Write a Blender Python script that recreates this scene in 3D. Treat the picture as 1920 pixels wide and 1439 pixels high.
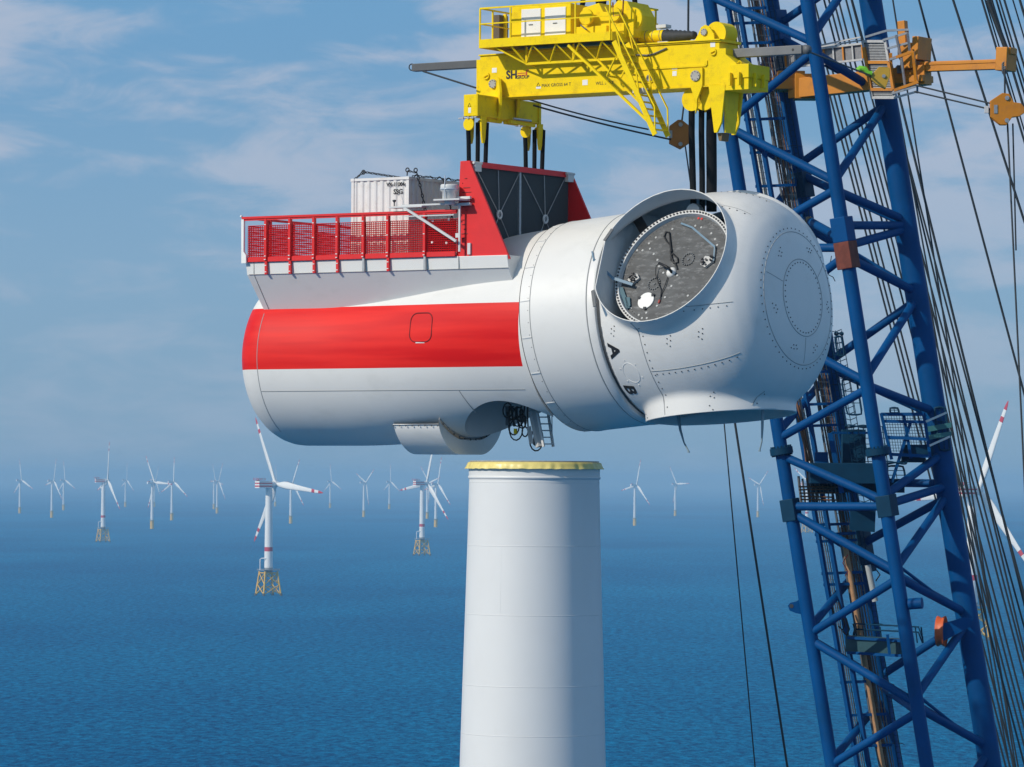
import bpy, bmesh, math, random
import numpy as np
from mathutils import Vector, Matrix, Quaternion
for o in list(bpy.data.objects):
    bpy.data.objects.remove(o)
S = bpy.context.scene
C = S.collection
R = math.radians
rnd = random.Random(7)

# ------------------------------------------------------------------ camera
FPX = 8000.0                      # focal length in pixels of the 1920 px wide photograph
CAM_H = 100.8
PITCH = math.atan((899.5 - 719.5) / FPX)
ROLL = 0.006
F_ = Vector((0, math.cos(PITCH), math.sin(PITCH)))
R0 = Vector((1, 0, 0)); U0 = Vector((0, -math.sin(PITCH), math.cos(PITCH)))
CR = R0 * math.cos(ROLL) + U0 * math.sin(ROLL)
CU = U0 * math.cos(ROLL) - R0 * math.sin(ROLL)
cam_d = bpy.data.cameras.new('camera'); cam = bpy.data.objects.new('camera', cam_d); C.objects.link(cam)
cam.matrix_world = Matrix(((CR.x, CU.x, -F_.x, 0), (CR.y, CU.y, -F_.y, 0), (CR.z, CU.z, -F_.z, CAM_H), (0, 0, 0, 1)))
cam_d.sensor_width = 36; cam_d.lens = FPX / 1920 * 36
cam_d.clip_start = 1; cam_d.clip_end = 200000
S.camera = cam

def W(px, py, d):
    """point of the place seen in that direction at d metres north of the drone"""
    v = F_ + CR * ((px - 960) / FPX) + CU * ((719.5 - py) / FPX)
    return Vector((0, 0, CAM_H)) + v * (d / v.y)

# ------------------------------------------------------------------ light
SUN_EL, SUN_AZ = R(32), R(90 + 17)          # azimuth: to the left of the camera and a little behind it
sdir = Vector((-math.sin(R(57)) * math.cos(SUN_EL), -math.cos(R(57)) * math.cos(SUN_EL), math.sin(SUN_EL)))
sun_d = bpy.data.lights.new('sun', 'SUN'); sun_d.energy = 3.25; sun_d.angle = R(0.6); sun_d.color = (1.0, 0.91, 0.78)
sun = bpy.data.objects.new('sun', sun_d); C.objects.link(sun)
sun.rotation_euler = sdir.to_track_quat('Z', 'Y').to_euler()
sun.location = (-60, 60, 200)
w = bpy.data.worlds.new('World'); S.world = w; w.use_nodes = True
nt = w.node_tree; nt.nodes.clear()
N = nt.nodes.new; L = nt.links.new
out = N('ShaderNodeOutputWorld'); bg = N('ShaderNodeBackground')
sky = N('ShaderNodeTexSky'); sky.sky_type = 'NISHITA'; sky.sun_disc = False
sky.sun_elevation = SUN_EL
sky.sun_rotation = math.atan2(sdir.x, sdir.y)
sky.air_density = 1.0; sky.dust_density = 0.6; sky.ozone_density = 3.0; sky.altitude = 0
tc = N('ShaderNodeTexCoord')
tint = N('ShaderNodeMix'); tint.data_type = 'RGBA'; tint.blend_type = 'MIX'
sxyz = N('ShaderNodeSeparateXYZ'); L(tc.outputs['Generated'], sxyz.inputs[0])
gr = N('ShaderNodeValToRGB'); L(sxyz.outputs[2], gr.inputs[0]); e = gr.color_ramp.elements
e[0].position = 0.0; e[0].color = (0.215, 0.355, 0.52, 1); e[1].position = 0.6; e[1].color = (0.07, 0.19, 0.42, 1)
e2 = e.new(0.05); e2.color = (0.205, 0.36, 0.56, 1); e3 = e.new(0.11); e3.color = (0.135, 0.315, 0.56, 1)
gs = N('ShaderNodeMix'); gs.data_type = 'RGBA'; gs.blend_type = 'MULTIPLY'; gs.inputs[0].default_value = 1; L(gr.outputs[0], gs.inputs[6]); gs.inputs[7].default_value = (7.4, 7.4, 7.4, 1)
fm = N('ShaderNodeMapRange'); L(sxyz.outputs[2], fm.inputs[0]); fm.inputs[1].default_value = 0.10; fm.inputs[2].default_value = 0.5; fm.inputs[3].default_value = 0.92; fm.inputs[4].default_value = 0.15
L(fm.outputs[0], tint.inputs[0]); sk2 = N('ShaderNodeMix'); sk2.data_type = 'RGBA'; sk2.blend_type = 'MULTIPLY'; sk2.inputs[0].default_value = 1; L(sky.outputs[0], sk2.inputs[6]); sk2.inputs[7].default_value = (0.90, 1.10, 0.98, 1); L(sk2.outputs[2], tint.inputs[6]); L(gs.outputs[2], tint.inputs[7])
# clouds: thin streaky sheets
def wmap(scale, loc=(0, 0, 0)):
    m = N('ShaderNodeMapping'); m.inputs['Scale'].default_value = scale; m.inputs['Location'].default_value = loc
    L(tc.outputs['Generated'], m.inputs[0]); return m
def wnoise(m, sc, det, rough, dist=0.0):
    n = N('ShaderNodeTexNoise'); n.inputs['Scale'].default_value = sc; n.inputs['Detail'].default_value = det
    n.inputs['Roughness'].default_value = rough; n.inputs['Distortion'].default_value = dist
    L(m.outputs[0], n.inputs[0]); return n
def wramp(src, a, b, c0=(0, 0, 0, 1), c1=(1, 1, 1, 1)):
    r = N('ShaderNodeValToRGB'); r.color_ramp.elements[0].position = a; r.color_ramp.elements[1].position = b
    r.color_ramp.elements[0].color = c0; r.color_ramp.elements[1].color = c1; r.color_ramp.interpolation = 'EASE'
    L(src, r.inputs[0]); return r
n1 = wnoise(wmap((16, 16, 50), (3.1, 0.4, 1.3)), 1.0, 4, 0.5, 0.3)
n2 = wnoise(wmap((30, 30, 95), (0.7, 2.0, 5)), 1.0, 9, 0.66, 0.8)
mx = N('ShaderNodeMath'); mx.operation = 'MULTIPLY_ADD'; L(n2.outputs[0], mx.inputs[0]); mx.inputs[1].default_value = 0.46; L(n1.outputs[0], mx.inputs[2])
cm = wramp(mx.outputs[0], 0.64, 0.88)
lowf = N('ShaderNodeMapRange'); L(sxyz.outputs[2], lowf.inputs[0]); lowf.inputs[1].default_value = 0.015; lowf.inputs[2].default_value = 0.085; lowf.inputs[3].default_value = 0.35; lowf.inputs[4].default_value = 1.0; cml = N('ShaderNodeMath'); cml.operation = 'MULTIPLY'; L(cm.outputs[0], cml.inputs[0]); L(lowf.outputs[0], cml.inputs[1])
cmx = N('ShaderNodeMath'); cmx.operation = 'MULTIPLY'; L(cml.outputs[0], cmx.inputs[0]); cmx.inputs[1].default_value = 0.72
cloud = N('ShaderNodeMix'); cloud.data_type = 'RGBA'; L(cmx.outputs[0], cloud.inputs[0]); L(tint.outputs[2], cloud.inputs[6])
cloud.inputs[7].default_value = (3.65, 3.95, 4.75, 1)
L(cloud.outputs[2], bg.inputs[0]); bg.inputs[1].default_value = 0.135
L(bg.outputs[0], out.inputs[0])
S.view_settings.view_transform = 'Standard'; S.view_settings.look = 'None'
S.view_settings.exposure = 0; S.view_settings.gamma = 1; S.view_settings.use_curve_mapping = False
S.render.engine = 'CYCLES'
S.cycles.use_denoising = True
S.cycles.max_bounces = 8; S.cycles.diffuse_bounces = 3; S.cycles.glossy_bounces = 3; S.cycles.transparent_max_bounces = 12
S.cycles.volume_bounces = 1; S.cycles.volume_max_steps = 64
S.cycles.caustics_reflective = False; S.cycles.caustics_refractive = False
S.cycles.sample_clamp_indirect = 6

# ------------------------------------------------------------------ helpers
MATS = {}
def mat(name, col, rough=0.5, metal=0.0, vary=0.06, vscale=1.5, bump=0.0, bscale=20.0, spec=0.5, grime=None, gscale=3.0, gamt=0.3, coat=0.0, stretch=(1, 1, 1)):
    if name in MATS: return MATS[name]
    m = bpy.data.materials.new(name); m.use_nodes = True; MATS[name] = m
    t = m.node_tree; b = t.nodes['Principled BSDF']; n_, l_ = t.nodes.new, t.links.new
    b.inputs['Roughness'].default_value = rough; b.inputs['Metallic'].default_value = metal
    b.inputs['Specular IOR Level'].default_value = spec
    if coat: b.inputs['Coat Weight'].default_value = coat; b.inputs['Coat Roughness'].default_value = 0.12
    co = n_('ShaderNodeTexCoord')
    mp = n_('ShaderNodeMapping'); mp.inputs['Scale'].default_value = stretch; l_(co.outputs['Object'], mp.inputs[0])
    nz = n_('ShaderNodeTexNoise'); nz.inputs['Scale'].default_value = vscale; nz.inputs['Detail'].default_value = 6; nz.inputs['Roughness'].default_value = 0.6
    l_(mp.outputs[0], nz.inputs[0])
    rp = n_('ShaderNodeValToRGB'); rp.color_ramp.elements[0].position = 0.3; rp.color_ramp.elements[1].position = 0.7
    rp.color_ramp.elements[0].color = tuple(c * (1 - vary) for c in col) + (1,)
    rp.color_ramp.elements[1].color = tuple(min(1, c * (1 + vary)) for c in col) + (1,)
    l_(nz.outputs[0], rp.inputs[0]); src = rp.outputs[0]
    if grime:
        g = n_('ShaderNodeTexNoise'); g.inputs['Scale'].default_value = gscale; g.inputs['Detail'].default_value = 9; g.inputs['Roughness'].default_value = 0.7
        l_(mp.outputs[0], g.inputs[0])
        gr = n_('ShaderNodeValToRGB'); gr.color_ramp.elements[0].position = 0.52; gr.color_ramp.elements[1].position = 0.68
        gr.color_ramp.elements[1].color = (gamt, gamt, gamt, 1); l_(g.outputs[0], gr.inputs[0])
        mm = n_('ShaderNodeMix'); mm.data_type = 'RGBA'; l_(gr.outputs[0], mm.inputs[0]); l_(src, mm.inputs[6]); mm.inputs[7].default_value = grime + (1,)
        src = mm.outputs[2]
    l_(src, b.inputs['Base Color'])
    if bump:
        bn = n_('ShaderNodeTexNoise'); bn.inputs['Scale'].default_value = bscale; bn.inputs['Detail'].default_value = 4
        l_(co.outputs['Object'], bn.inputs[0])
        bp = n_('ShaderNodeBump'); bp.inputs['Strength'].default_value = bump; bp.inputs['Distance'].default_value = 0.02
        l_(bn.outputs[0], bp.inputs['Height']); l_(bp.outputs[0], b.inputs['Normal'])
    return m

class MB:
    def __init__(s): s.v = []; s.f = []; s.m = []; s.sm = []
    def add(s, vs, fs, mi=0, smooth=False):
        b = len(s.v); s.v += [tuple(v) for v in vs]
        for f in fs: s.f.append(tuple(i + b for i in f)); s.m.append(mi); s.sm.append(smooth)
    def box(s, c, d, M=None, mi=0):
        x, y, z = d[0] / 2, d[1] / 2, d[2] / 2
        vs = [Vector((i * x, j * y, k * z)) for k in (-1, 1) for j in (-1, 1) for i in (-1, 1)]
        if M: vs = [M @ v for v in vs]
        c = Vector(c); vs = [v + c for v in vs]
        s.add(vs, [(0, 2, 3, 1), (4, 5, 7, 6), (0, 1, 5, 4), (2, 6, 7, 3), (0, 4, 6, 2), (1, 3, 7, 5)], mi)
    def bar(s, p, q, w_, h_, up=(0, 0, 1), mi=0):
        """rectangular bar from p to q"""
        p, q = Vector(p), Vector(q); a = q - p; l = a.length
        if l < 1e-6: return
        a.normalize(); u = Vector(up); sd = a.cross(u)
        if sd.length < 1e-4: sd = a.cross(Vector((0, 1, 0)))
        sd.normalize(); u = sd.cross(a)
        M = Matrix((a, sd, u)).transposed()
        s.box((p + q) / 2, (l, w_, h_), M, mi)
    def tube(s, p, q, r, n=12, r2=None, cap=True, mi=0, smooth=True):
        p, q = Vector(p), Vector(q); a = q - p
        if a.length < 1e-6: return
        a.normalize(); sd = a.orthogonal().normalized(); u = a.cross(sd); r2 = r if r2 is None else r2
        vs = []
        for k, (c, rr) in enumerate(((p, r), (q, r2))):
            for i in range(n):
                t = 2 * math.pi * i / n; vs.append(c + (sd * math.cos(t) + u * math.sin(t)) * rr)
        s.add(vs, [(i, (i + 1) % n, n + (i + 1) % n, n + i) for i in range(n)], mi, smooth)
        if cap:
            s.add(vs, [tuple(range(n))[::-1], tuple(range(n, 2 * n))], mi)
    def path(s, pts, r, n=6, mi=0, closed=False):
        pts = [Vector(p) for p in pts]; m = len(pts); vs = []; up = None
        for k in range(m):
            a = (pts[(k + 1) % m] - pts[k - 1]) if closed else (pts[min(k + 1, m - 1)] - pts[max(k - 1, 0)])
            a.normalize()
            if up is None: up = a.orthogonal().normalized()
            up = (up - a * up.dot(a));
            up = up.normalized() if up.length > 1e-5 else a.orthogonal().normalized()
            sd = a.cross(up)
            for i in range(n):
                t = 2 * math.pi * i / n; vs.append(pts[k] + (up * math.cos(t) + sd * math.sin(t)) * r)
        fs = []
        for k in range(m if closed else m - 1):
            k2 = (k + 1) % m
            for i in range(n): fs.append((k * n + i, k * n + (i + 1) % n, k2 * n + (i + 1) % n, k2 * n + i))
        s.add(vs, fs, mi, True)
        if not closed: s.add(vs, [tuple(range(n))[::-1], tuple(range((m - 1) * n, m * n))], mi)
    def lathe(s, prof, n=48, M=None, mi=0, a0=0, a1=2 * math.pi, smooth=True, close=False):
        """prof: (radius, height) pairs around local z"""
        full = abs(a1 - a0 - 2 * math.pi) < 1e-6; nn = n if full else n + 1; vs = []
        for (r_, h_) in prof:
            for i in range(nn):
                t = a0 + (a1 - a0) * i / n; v = Vector((r_ * math.cos(t), r_ * math.sin(t), h_)); vs.append(M @ v if M else v)
        fs = []; m = len(prof)
        for k in range(m if close else m - 1):
            k2 = (k + 1) % m
            for i in range(n):
                j = (i + 1) % nn; fs.append((k * nn + i, k * nn + j, k2 * nn + j, k2 * nn + i))
        s.add(vs, fs, mi, smooth)
    def prism(s, poly, o, ax, ay, az, t, mi=0):
        """polygon (a,b) in axes ax, ay at o, thickness t along az (centred)"""
        o, ax, ay, az = Vector(o), Vector(ax), Vector(ay), Vector(az); n = len(poly)
        if ax.cross(ay).dot(az) < 0: poly = list(poly)[::-1]
        vs = [o + ax * a + ay * b - az * (t / 2) for a, b in poly] + [o + ax * a + ay * b + az * (t / 2) for a, b in poly]
        s.add(vs, [tuple(range(n))[::-1], tuple(range(n, 2 * n))] + [(i, (i + 1) % n, n + (i + 1) % n, n + i) for i in range(n)], mi)
    def mesh(s, name, mats):
        me = bpy.data.meshes.new(name); me.from_pydata(s.v, [], s.f)
        for m in (mats if isinstance(mats, (list, tuple)) else [mats]): me.materials.append(m)
        me.polygons.foreach_set('material_index', s.m); me.polygons.foreach_set('use_smooth', s.sm)
        me.validate(); me.update(); return me
    def obj(s, name, mats, parent=None, **kw): return link(name, s.mesh(name, mats), parent, **kw)

def link(name, me, parent=None, label=None, kind=None, loc=None, mw=None):
    o = bpy.data.objects.new(name, me); C.objects.link(o)
    if parent: o.parent = parent
    if label: o['label'] = label
    if kind: o['kind'] = kind
    if loc is not None: o.location = loc
    if mw is not None: o.matrix_local = mw
    return o
def tag(o, label, cat, group=None):
    o['label'] = label; o['category'] = cat
    if group: o['group'] = group
    return o
def thing(name, label, cat, M=None, group=None):
    o = bpy.data.objects.new(name, None); C.objects.link(o); o.empty_display_size = 0.5
    if M is not None: o.matrix_world = M
    return tag(o, label, cat, group)
def struct(o): o['kind'] = 'structure'; return o
def bevel(o, w_=0.02, seg=2):
    m = o.modifiers.new('edge', 'BEVEL'); m.width = w_; m.segments = seg; m.limit_method = 'ANGLE'; m.angle_limit = R(40)
    return o
def copy_tree(o, parent=None):
    c = o.copy(); C.objects.link(c)
    if parent: c.parent = parent
    for ch in list(o.children): copy_tree(ch, c)
    return c
def text_mesh(body, size, bold=0.0, ext=0.004):
    cu = bpy.data.curves.new('t', 'FONT'); cu.body = body; cu.size = size; cu.offset = bold; cu.extrude = ext
    cu.align_x = 'CENTER'; cu.align_y = 'CENTER'; cu.resolution_u = 3
    o = bpy.data.objects.new('t', cu); C.objects.link(o)
    dg = bpy.context.evaluated_depsgraph_get(); me = bpy.data.meshes.new_from_object(o.evaluated_get(dg))
    bpy.data.objects.remove(o); return me
def put_text(name, body, size, M, m, parent, bold=0.0, ext=0.004):
    me = text_mesh(body, size, bold, ext); me.transform(M); me.materials.clear(); me.materials.append(m)
    return link(name, me, parent)
def frame(o, x, y, z):
    x, y, z, o = Vector(x), Vector(y), Vector(z), Vector(o)
    return Matrix(((x.x, y.x, z.x, o.x), (x.y, y.y, z.y, o.y), (x.z, y.z, z.z, o.z), (0, 0, 0, 1)))

WHITE = mat('white_turbine_paint', (0.745, 0.74, 0.72), 0.38, vary=0.02, vscale=0.6, grime=(0.56, 0.56, 0.53), gscale=0.9, gamt=0.28, stretch=(.6, 1, 1))
SKYX = None

# ------------------------------------------------------------------ sea, haze
def sea_material():
    m = bpy.data.materials.new('sea_water'); m.use_nodes = True; t = m.node_tree; b = t.nodes['Principled BSDF']; n_, l_ = t.nodes.new, t.links.new
    b.inputs['Roughness'].default_value = 0.28; b.inputs['IOR'].default_value = 1.33
    b.inputs['Specular IOR Level'].default_value = 0.0
    co = n_('ShaderNodeTexCoord')
    def nz(sc, st, det, ro, dist=0.0):
        mp = n_('ShaderNodeMapping'); mp.inputs['Scale'].default_value = st; mp.inputs['Rotation'].default_value = (0, 0, 0.12); l_(co.outputs['Object'], mp.inputs[0])
        x = n_('ShaderNodeTexNoise'); x.inputs['Scale'].default_value = sc; x.inputs['Detail'].default_value = det; x.inputs['Roughness'].default_value = ro; x.inputs['Distortion'].default_value = dist
        l_(mp.outputs[0], x.inputs[0]); return x
    a = nz(0.18, (1, 0.7, 1), 8, 0.68, 0.4)        # wind waves
    c = nz(0.012, (1, 0.5, 1), 5, 0.6)
    s = nz(0.0011, (1, 0.32, 1), 6, 0.62, 0.5)       # slicks and gust streaks
    s2 = nz(0.004, (0.8, 0.3, 1), 5, 0.6, 0.3)
    ad = n_('ShaderNodeMath'); ad.operation = 'MULTIPLY_ADD'; l_(c.outputs[0], ad.inputs[0]); ad.inputs[1].default_value = 2.2; l_(a.outputs[0], ad.inputs[2])
    bp = n_('ShaderNodeBump'); bp.inputs['Strength'].default_value = 1.0; bp.inputs['Distance'].default_value = 6.0
    l_(ad.outputs[0], bp.inputs['Height']); l_(bp.outputs[0], b.inputs['Normal'])
    sa = n_('ShaderNodeMath'); sa.operation = 'MULTIPLY_ADD'; l_(s2.outputs[0], sa.inputs[0]); sa.inputs[1].default_value = 0.5; l_(s.outputs[0], sa.inputs[2])
    r1 = n_('ShaderNodeValToRGB'); r1.color_ramp.elements[0].position = 0.62; r1.color_ramp.elements[1].position = 0.88
    r1.color_ramp.elements[0].color = (0.0, 0.158, 0.385, 1); r1.color_ramp.elements[1].color = (0.004, 0.235, 0.49, 1)
    l_(sa.outputs[0], r1.inputs[0])
    # light and shade of small waves painted into the colour: tops pale, hollows dark
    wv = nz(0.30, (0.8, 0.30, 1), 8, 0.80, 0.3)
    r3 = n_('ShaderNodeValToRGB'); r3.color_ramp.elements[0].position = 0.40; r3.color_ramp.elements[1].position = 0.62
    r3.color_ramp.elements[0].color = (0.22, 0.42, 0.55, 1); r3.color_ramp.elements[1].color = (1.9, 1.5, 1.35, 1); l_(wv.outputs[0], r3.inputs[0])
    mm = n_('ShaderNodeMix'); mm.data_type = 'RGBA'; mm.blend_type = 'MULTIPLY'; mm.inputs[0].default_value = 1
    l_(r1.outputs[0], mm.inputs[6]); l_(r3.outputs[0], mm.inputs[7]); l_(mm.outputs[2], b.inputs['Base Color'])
    r2 = n_('ShaderNodeMapRange'); r2.inputs[1].default_value = 0.6; r2.inputs[2].default_value = 0.9; r2.inputs[3].default_value = 0.5; r2.inputs[4].default_value = 0.34
    l_(sa.outputs[0], r2.inputs[0]); l_(r2.outputs[0], b.inputs['Roughness'])
    return m
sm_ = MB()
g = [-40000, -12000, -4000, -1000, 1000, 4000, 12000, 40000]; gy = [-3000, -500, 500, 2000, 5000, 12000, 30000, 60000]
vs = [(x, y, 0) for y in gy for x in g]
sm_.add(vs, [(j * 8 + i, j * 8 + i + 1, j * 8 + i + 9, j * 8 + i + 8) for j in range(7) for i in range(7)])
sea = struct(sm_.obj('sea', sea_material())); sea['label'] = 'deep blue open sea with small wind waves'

HAZE_D = 0.000074
hz = MB(); hz.box((0, 24000, 79), (60000, 60000, 160))
hm = bpy.data.materials.new('sea_haze'); hm.use_nodes = True; t = hm.node_tree; t.nodes.clear()
ho = t.nodes.new('ShaderNodeOutputMaterial'); hv = t.nodes.new('ShaderNodeVolumePrincipled')
hv.inputs['Color'].default_value = (0.44, 0.70, 0.90, 1); hv.inputs['Density'].default_value = HAZE_D; hv.inputs['Anisotropy'].default_value = 0.0
t.links.new(hv.outputs[0], ho.inputs['Volume'])
haze = hz.obj('haze', hm, kind='stuff'); haze['label'] = 'thin blue summer haze over the sea'
# ------------------------------------------------------------------ far wind turbines
FW = mat('far_turbine_white', (0.78, 0.79, 0.78), 0.45, vary=0.02)
FR = mat('far_turbine_red', (0.52, 0.035, 0.06), 0.45, vary=0.05)
FY = mat('foundation_yellow', (0.75, 0.45, 0.06), 0.6, vary=0.1, grime=(0.25, 0.16, 0.08), gamt=0.5, gscale=0.4)
FD = mat('foundation_dark', (0.05, 0.06, 0.06), 0.8)
FG = mat('far_grey', (0.25, 0.27, 0.29), 0.6)
def blade_mesh(L_):
    mb = MB(); st = []
    for k, t in enumerate((0, .03, .08, .14, .22, .35, .5, .65, .76, .82, .90, .955, 1.0)):
        ch = np.interp(t, [0, .03, .14, .22, .5, .9, .97, 1], [3.4, 3.6, 6.0, 6.4, 4.5, 2.5, 1.7, .5]) * L_ / 61
        th = np.interp(t, [0, .03, .14, .5, 1], [3.4, 3.2, 2.2, 1.0, .2]) * L_ / 61
        tw = np.interp(t, [0, .1, .5, 1], [25, 20, 6, 0]) * math.pi / 180
        off = np.interp(t, [0, .14, 1], [0, .7, .35]) * L_ / 61
        z = t * L_ + 1.5; ring = []
        for i in range(10):
            a = 2 * math.pi * i / 10
            y = math.cos(a) * ch / 2 + off; x = math.sin(a) * th / 2 * (1 - 0.45 * math.cos(a) * min(1, t * 6))
            ring.append(Vector((x * math.cos(tw) + y * math.sin(tw) + t * t * 1.5, -x * math.sin(tw) + y * math.cos(tw), z)))
        st.append((t, ring))
    vs = [v for _, r_ in st for v in r_]
    for k in range(len(st) - 1):
        red = 1 if st[k][0] in (.76, .82 - .0001) or .76 <= st[k][0] < .82 or st[k][0] >= .90 else 0
        mb.add(vs, [(k * 10 + i, k * 10 + (i + 1) % 10, (k + 1) * 10 + (i + 1) % 10, (k + 1) * 10 + i) for i in range(10)], red, True)
    mb.add(vs, [tuple(range(len(vs) - 10, len(vs)))], 1)
    return mb.mesh('blade', [FW, FR])
def rotor_parts(root, hub, a, phi, Lb, me_hub, me_bl, tilt=R(5)):
    fw = Vector((math.cos(a) * math.cos(tilt), math.sin(a) * math.cos(tilt), math.sin(tilt)))
    h = Vector((math.sin(a), -math.cos(a), 0)); up = h.cross(fw) * -1
    if up.z < 0: up = -up
    o = link('rotor_hub', me_hub, root, mw=frame(hub, fw, h, fw.cross(h)))
    for k in range(3):
        t = phi + k * 2 * math.pi / 3; d = h * math.sin(t) + up * math.cos(t)
        M = frame(hub, fw, d.cross(fw), d)
        link('blade', me_bl, root, mw=M)
# jacket type: nacelle with stripes and helideck
def nacelle_mesh(big):
    mb = MB()
    if big:
        for (x0, x1, z0, z1, mi) in ((-13, 1, -3.0, -2.0, 0), (-13, 1, -2.0, -.8, 1), (-13, 1, -.8, .5, 0), (-13, 1, .5, 1.6, 1), (-13, 1, 1.6, 3.1, 0)):
            mb.box(((x0 + x1) / 2, 0, (z0 + z1) / 2), (x1 - x0, 6.2, z1 - z0), mi=mi)
        mb.lathe([(0, 0), (3.0, 0), (3.0, 3.2), (2.5, 4.2), (0, 4.2)], 20, Matrix.Translation((1, 0, 0)) @ Matrix.Rotation(R(90), 4, 'Y'), mi=0)
    else:
        mb.box((-5, 0, 0), (13, 4.2, 4.2), mi=0); mb.lathe([(0, 0), (1.9, 0), (1.9, 2), (0, 2)], 16, Matrix.Translation((1.5, 0, 0)) @ Matrix.Rotation(R(90), 4, 'Y'))
        mb.box((-8, 0, 2.7), (4, 3.6, 1.0), mi=1)
    return mb
def heli_mesh():
    mb = MB(); mb.box((-10.5, 0, 3.9), (7, 7, .35), mi=0)
    for x in (-14, -10.5, -7):
        for y in (-3.5, 3.5): mb.box((x, y, 4.7), (.3, .3, 1.5), mi=0)
    for y in (-3.5, 3.5): mb.box((-10.5, y, 5.4), (7, .25, .25), mi=0)
    mb.box((-14, 0, 5.4), (.25, 7, .25)); mb.box((-12, 0, 3.4), (.5, 4, .7))
    return mb
def tower_far(r0, r1, z0, z1, band=None):
    mb = MB(); pr = [(r0, z0)]
    cuts = [z0] + ([band[0], band[1]] if band else []) + [z1]
    for a_, b_ in zip(cuts, cuts[1:]):
        f = lambda z: r0 + (r1 - r0) * (z - z0) / (z1 - z0)
        mb.lathe([(f(a_), a_), (f(b_), b_)], 24, mi=1 if band and a_ == band[0] else 0)
    mb.lathe([(r1, z1), (0, z1)], 24); return mb
def jacket():
    mb = MB(); T, B = 7.2, 11.0; zt, zb = 21.0, -6
    cs = [(-1, -1), (1, -1), (1, 1), (-1, 1)]
    P = lambda c, z: Vector((c[0], c[1], 0)) * (5.7 + 3.2 * (zt - z) / (zt - zb)) + Vector((0, 0, z))
    for i, c in enumerate(cs):
        d = cs[(i + 1) % 4]
        mb.tube(P(c, zb), P(c, zt), .75, 10)
        for (z0, z1) in ((19.5, 9.5), (9.5, 1.0)):
            mb.tube(P(c, z0), P(d, z1), .42, 8); mb.tube(P(d, z0), P(c, z1), .42, 8)
        mb.tube(P(c, 19.5), P(d, 19.5), .5, 8)
    return mb
def jacket_foot():
    mb = MB(); cs = [(-1, -1), (1, -1), (1, 1), (-1, 1)]
    for c in cs: mb.lathe([(1.15, -1), (1.15, 2.2), (0, 2.2)], 10, Matrix.Translation((c[0] * 8.2, c[1] * 8.2, 0)))
    return mb
BL_J = blade_mesh(61); BL_M = blade_mesh(58)
hubm = MB(); hubm.lathe([(0, -2.4), (2.1, -2.4), (2.4, -1), (2.4, 1), (1.8, 2.4), (.8, 3.1), (0, 3.3)], 20, Matrix.Rotation(R(90), 4, 'Y')); HUB_M = hubm.mesh('rotor_hub', FW)
nJ = nacelle_mesh(True).mesh('nacelle', [FW, FR]); nM = nacelle_mesh(False).mesh('nacelle', [FW, FR])
hJ = heli_mesh().mesh('helicopter_deck', FR)
tJ = tower_far(3.7, 2.9, 24, 92.2, (38, 41.6)).mesh('tower', [FW, FR]); tM = tower_far(3.2, 2.4, 17, 88).mesh('tower', [FW, FR])
jM = jacket().mesh('jacket_foundation', FY); jF = jacket_foot().mesh('pile_sleeves', FD)
pl = MB(); pl.box((0, 0, 22), (15, 15, .6)); pl.lathe([(3.6, 19), (3.6, 24.2)], 20)
for i in range(-7, 8, 2):
    for sgn in (-7.4, 7.4): pl.box((i, sgn, 22.9), (.15, .15, 1.2)); pl.box((sgn, i, 22.9), (.15, .15, 1.2))
pJ = pl.mesh('work_platform', FG)
dv = MB(); dv.path([(-7, -3, 22), (-7, -3, 31), (-5.8, -3, 32), (0, -3, 32)], .45, 8); dJ = dv.mesh('davit_crane', FW)
mp_ = MB(); mp_.lathe([(3.8, -5), (3.8, 16.4)], 20); mpM = mp_.mesh('transition_piece', FY)
ml = MB(); ml.lathe([(3.8, 16.2), (5.4, 16.2), (5.4, 17), (3.2, 17)], 20)
for i in range(12):
    t = i * math.pi / 6; ml.box((4.8 * math.cos(t), 4.8 * math.sin(t), 17.6), (.12, .12, 1.2))
ml.lathe([(4.78, 18.15), (4.9, 18.15), (4.9, 18.3), (4.78, 18.3)], 20, close=True); mlM = ml.mesh('service_platform', FG)
bt = MB(); bt.tube((3.5, -1.5, -3), (3.5, -1.5, 15), .25, 6); bt.tube((3.5, -.2, -3), (3.5, -.2, 15), .25, 6); btM = bt.mesh('boat_landing', FY)

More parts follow.
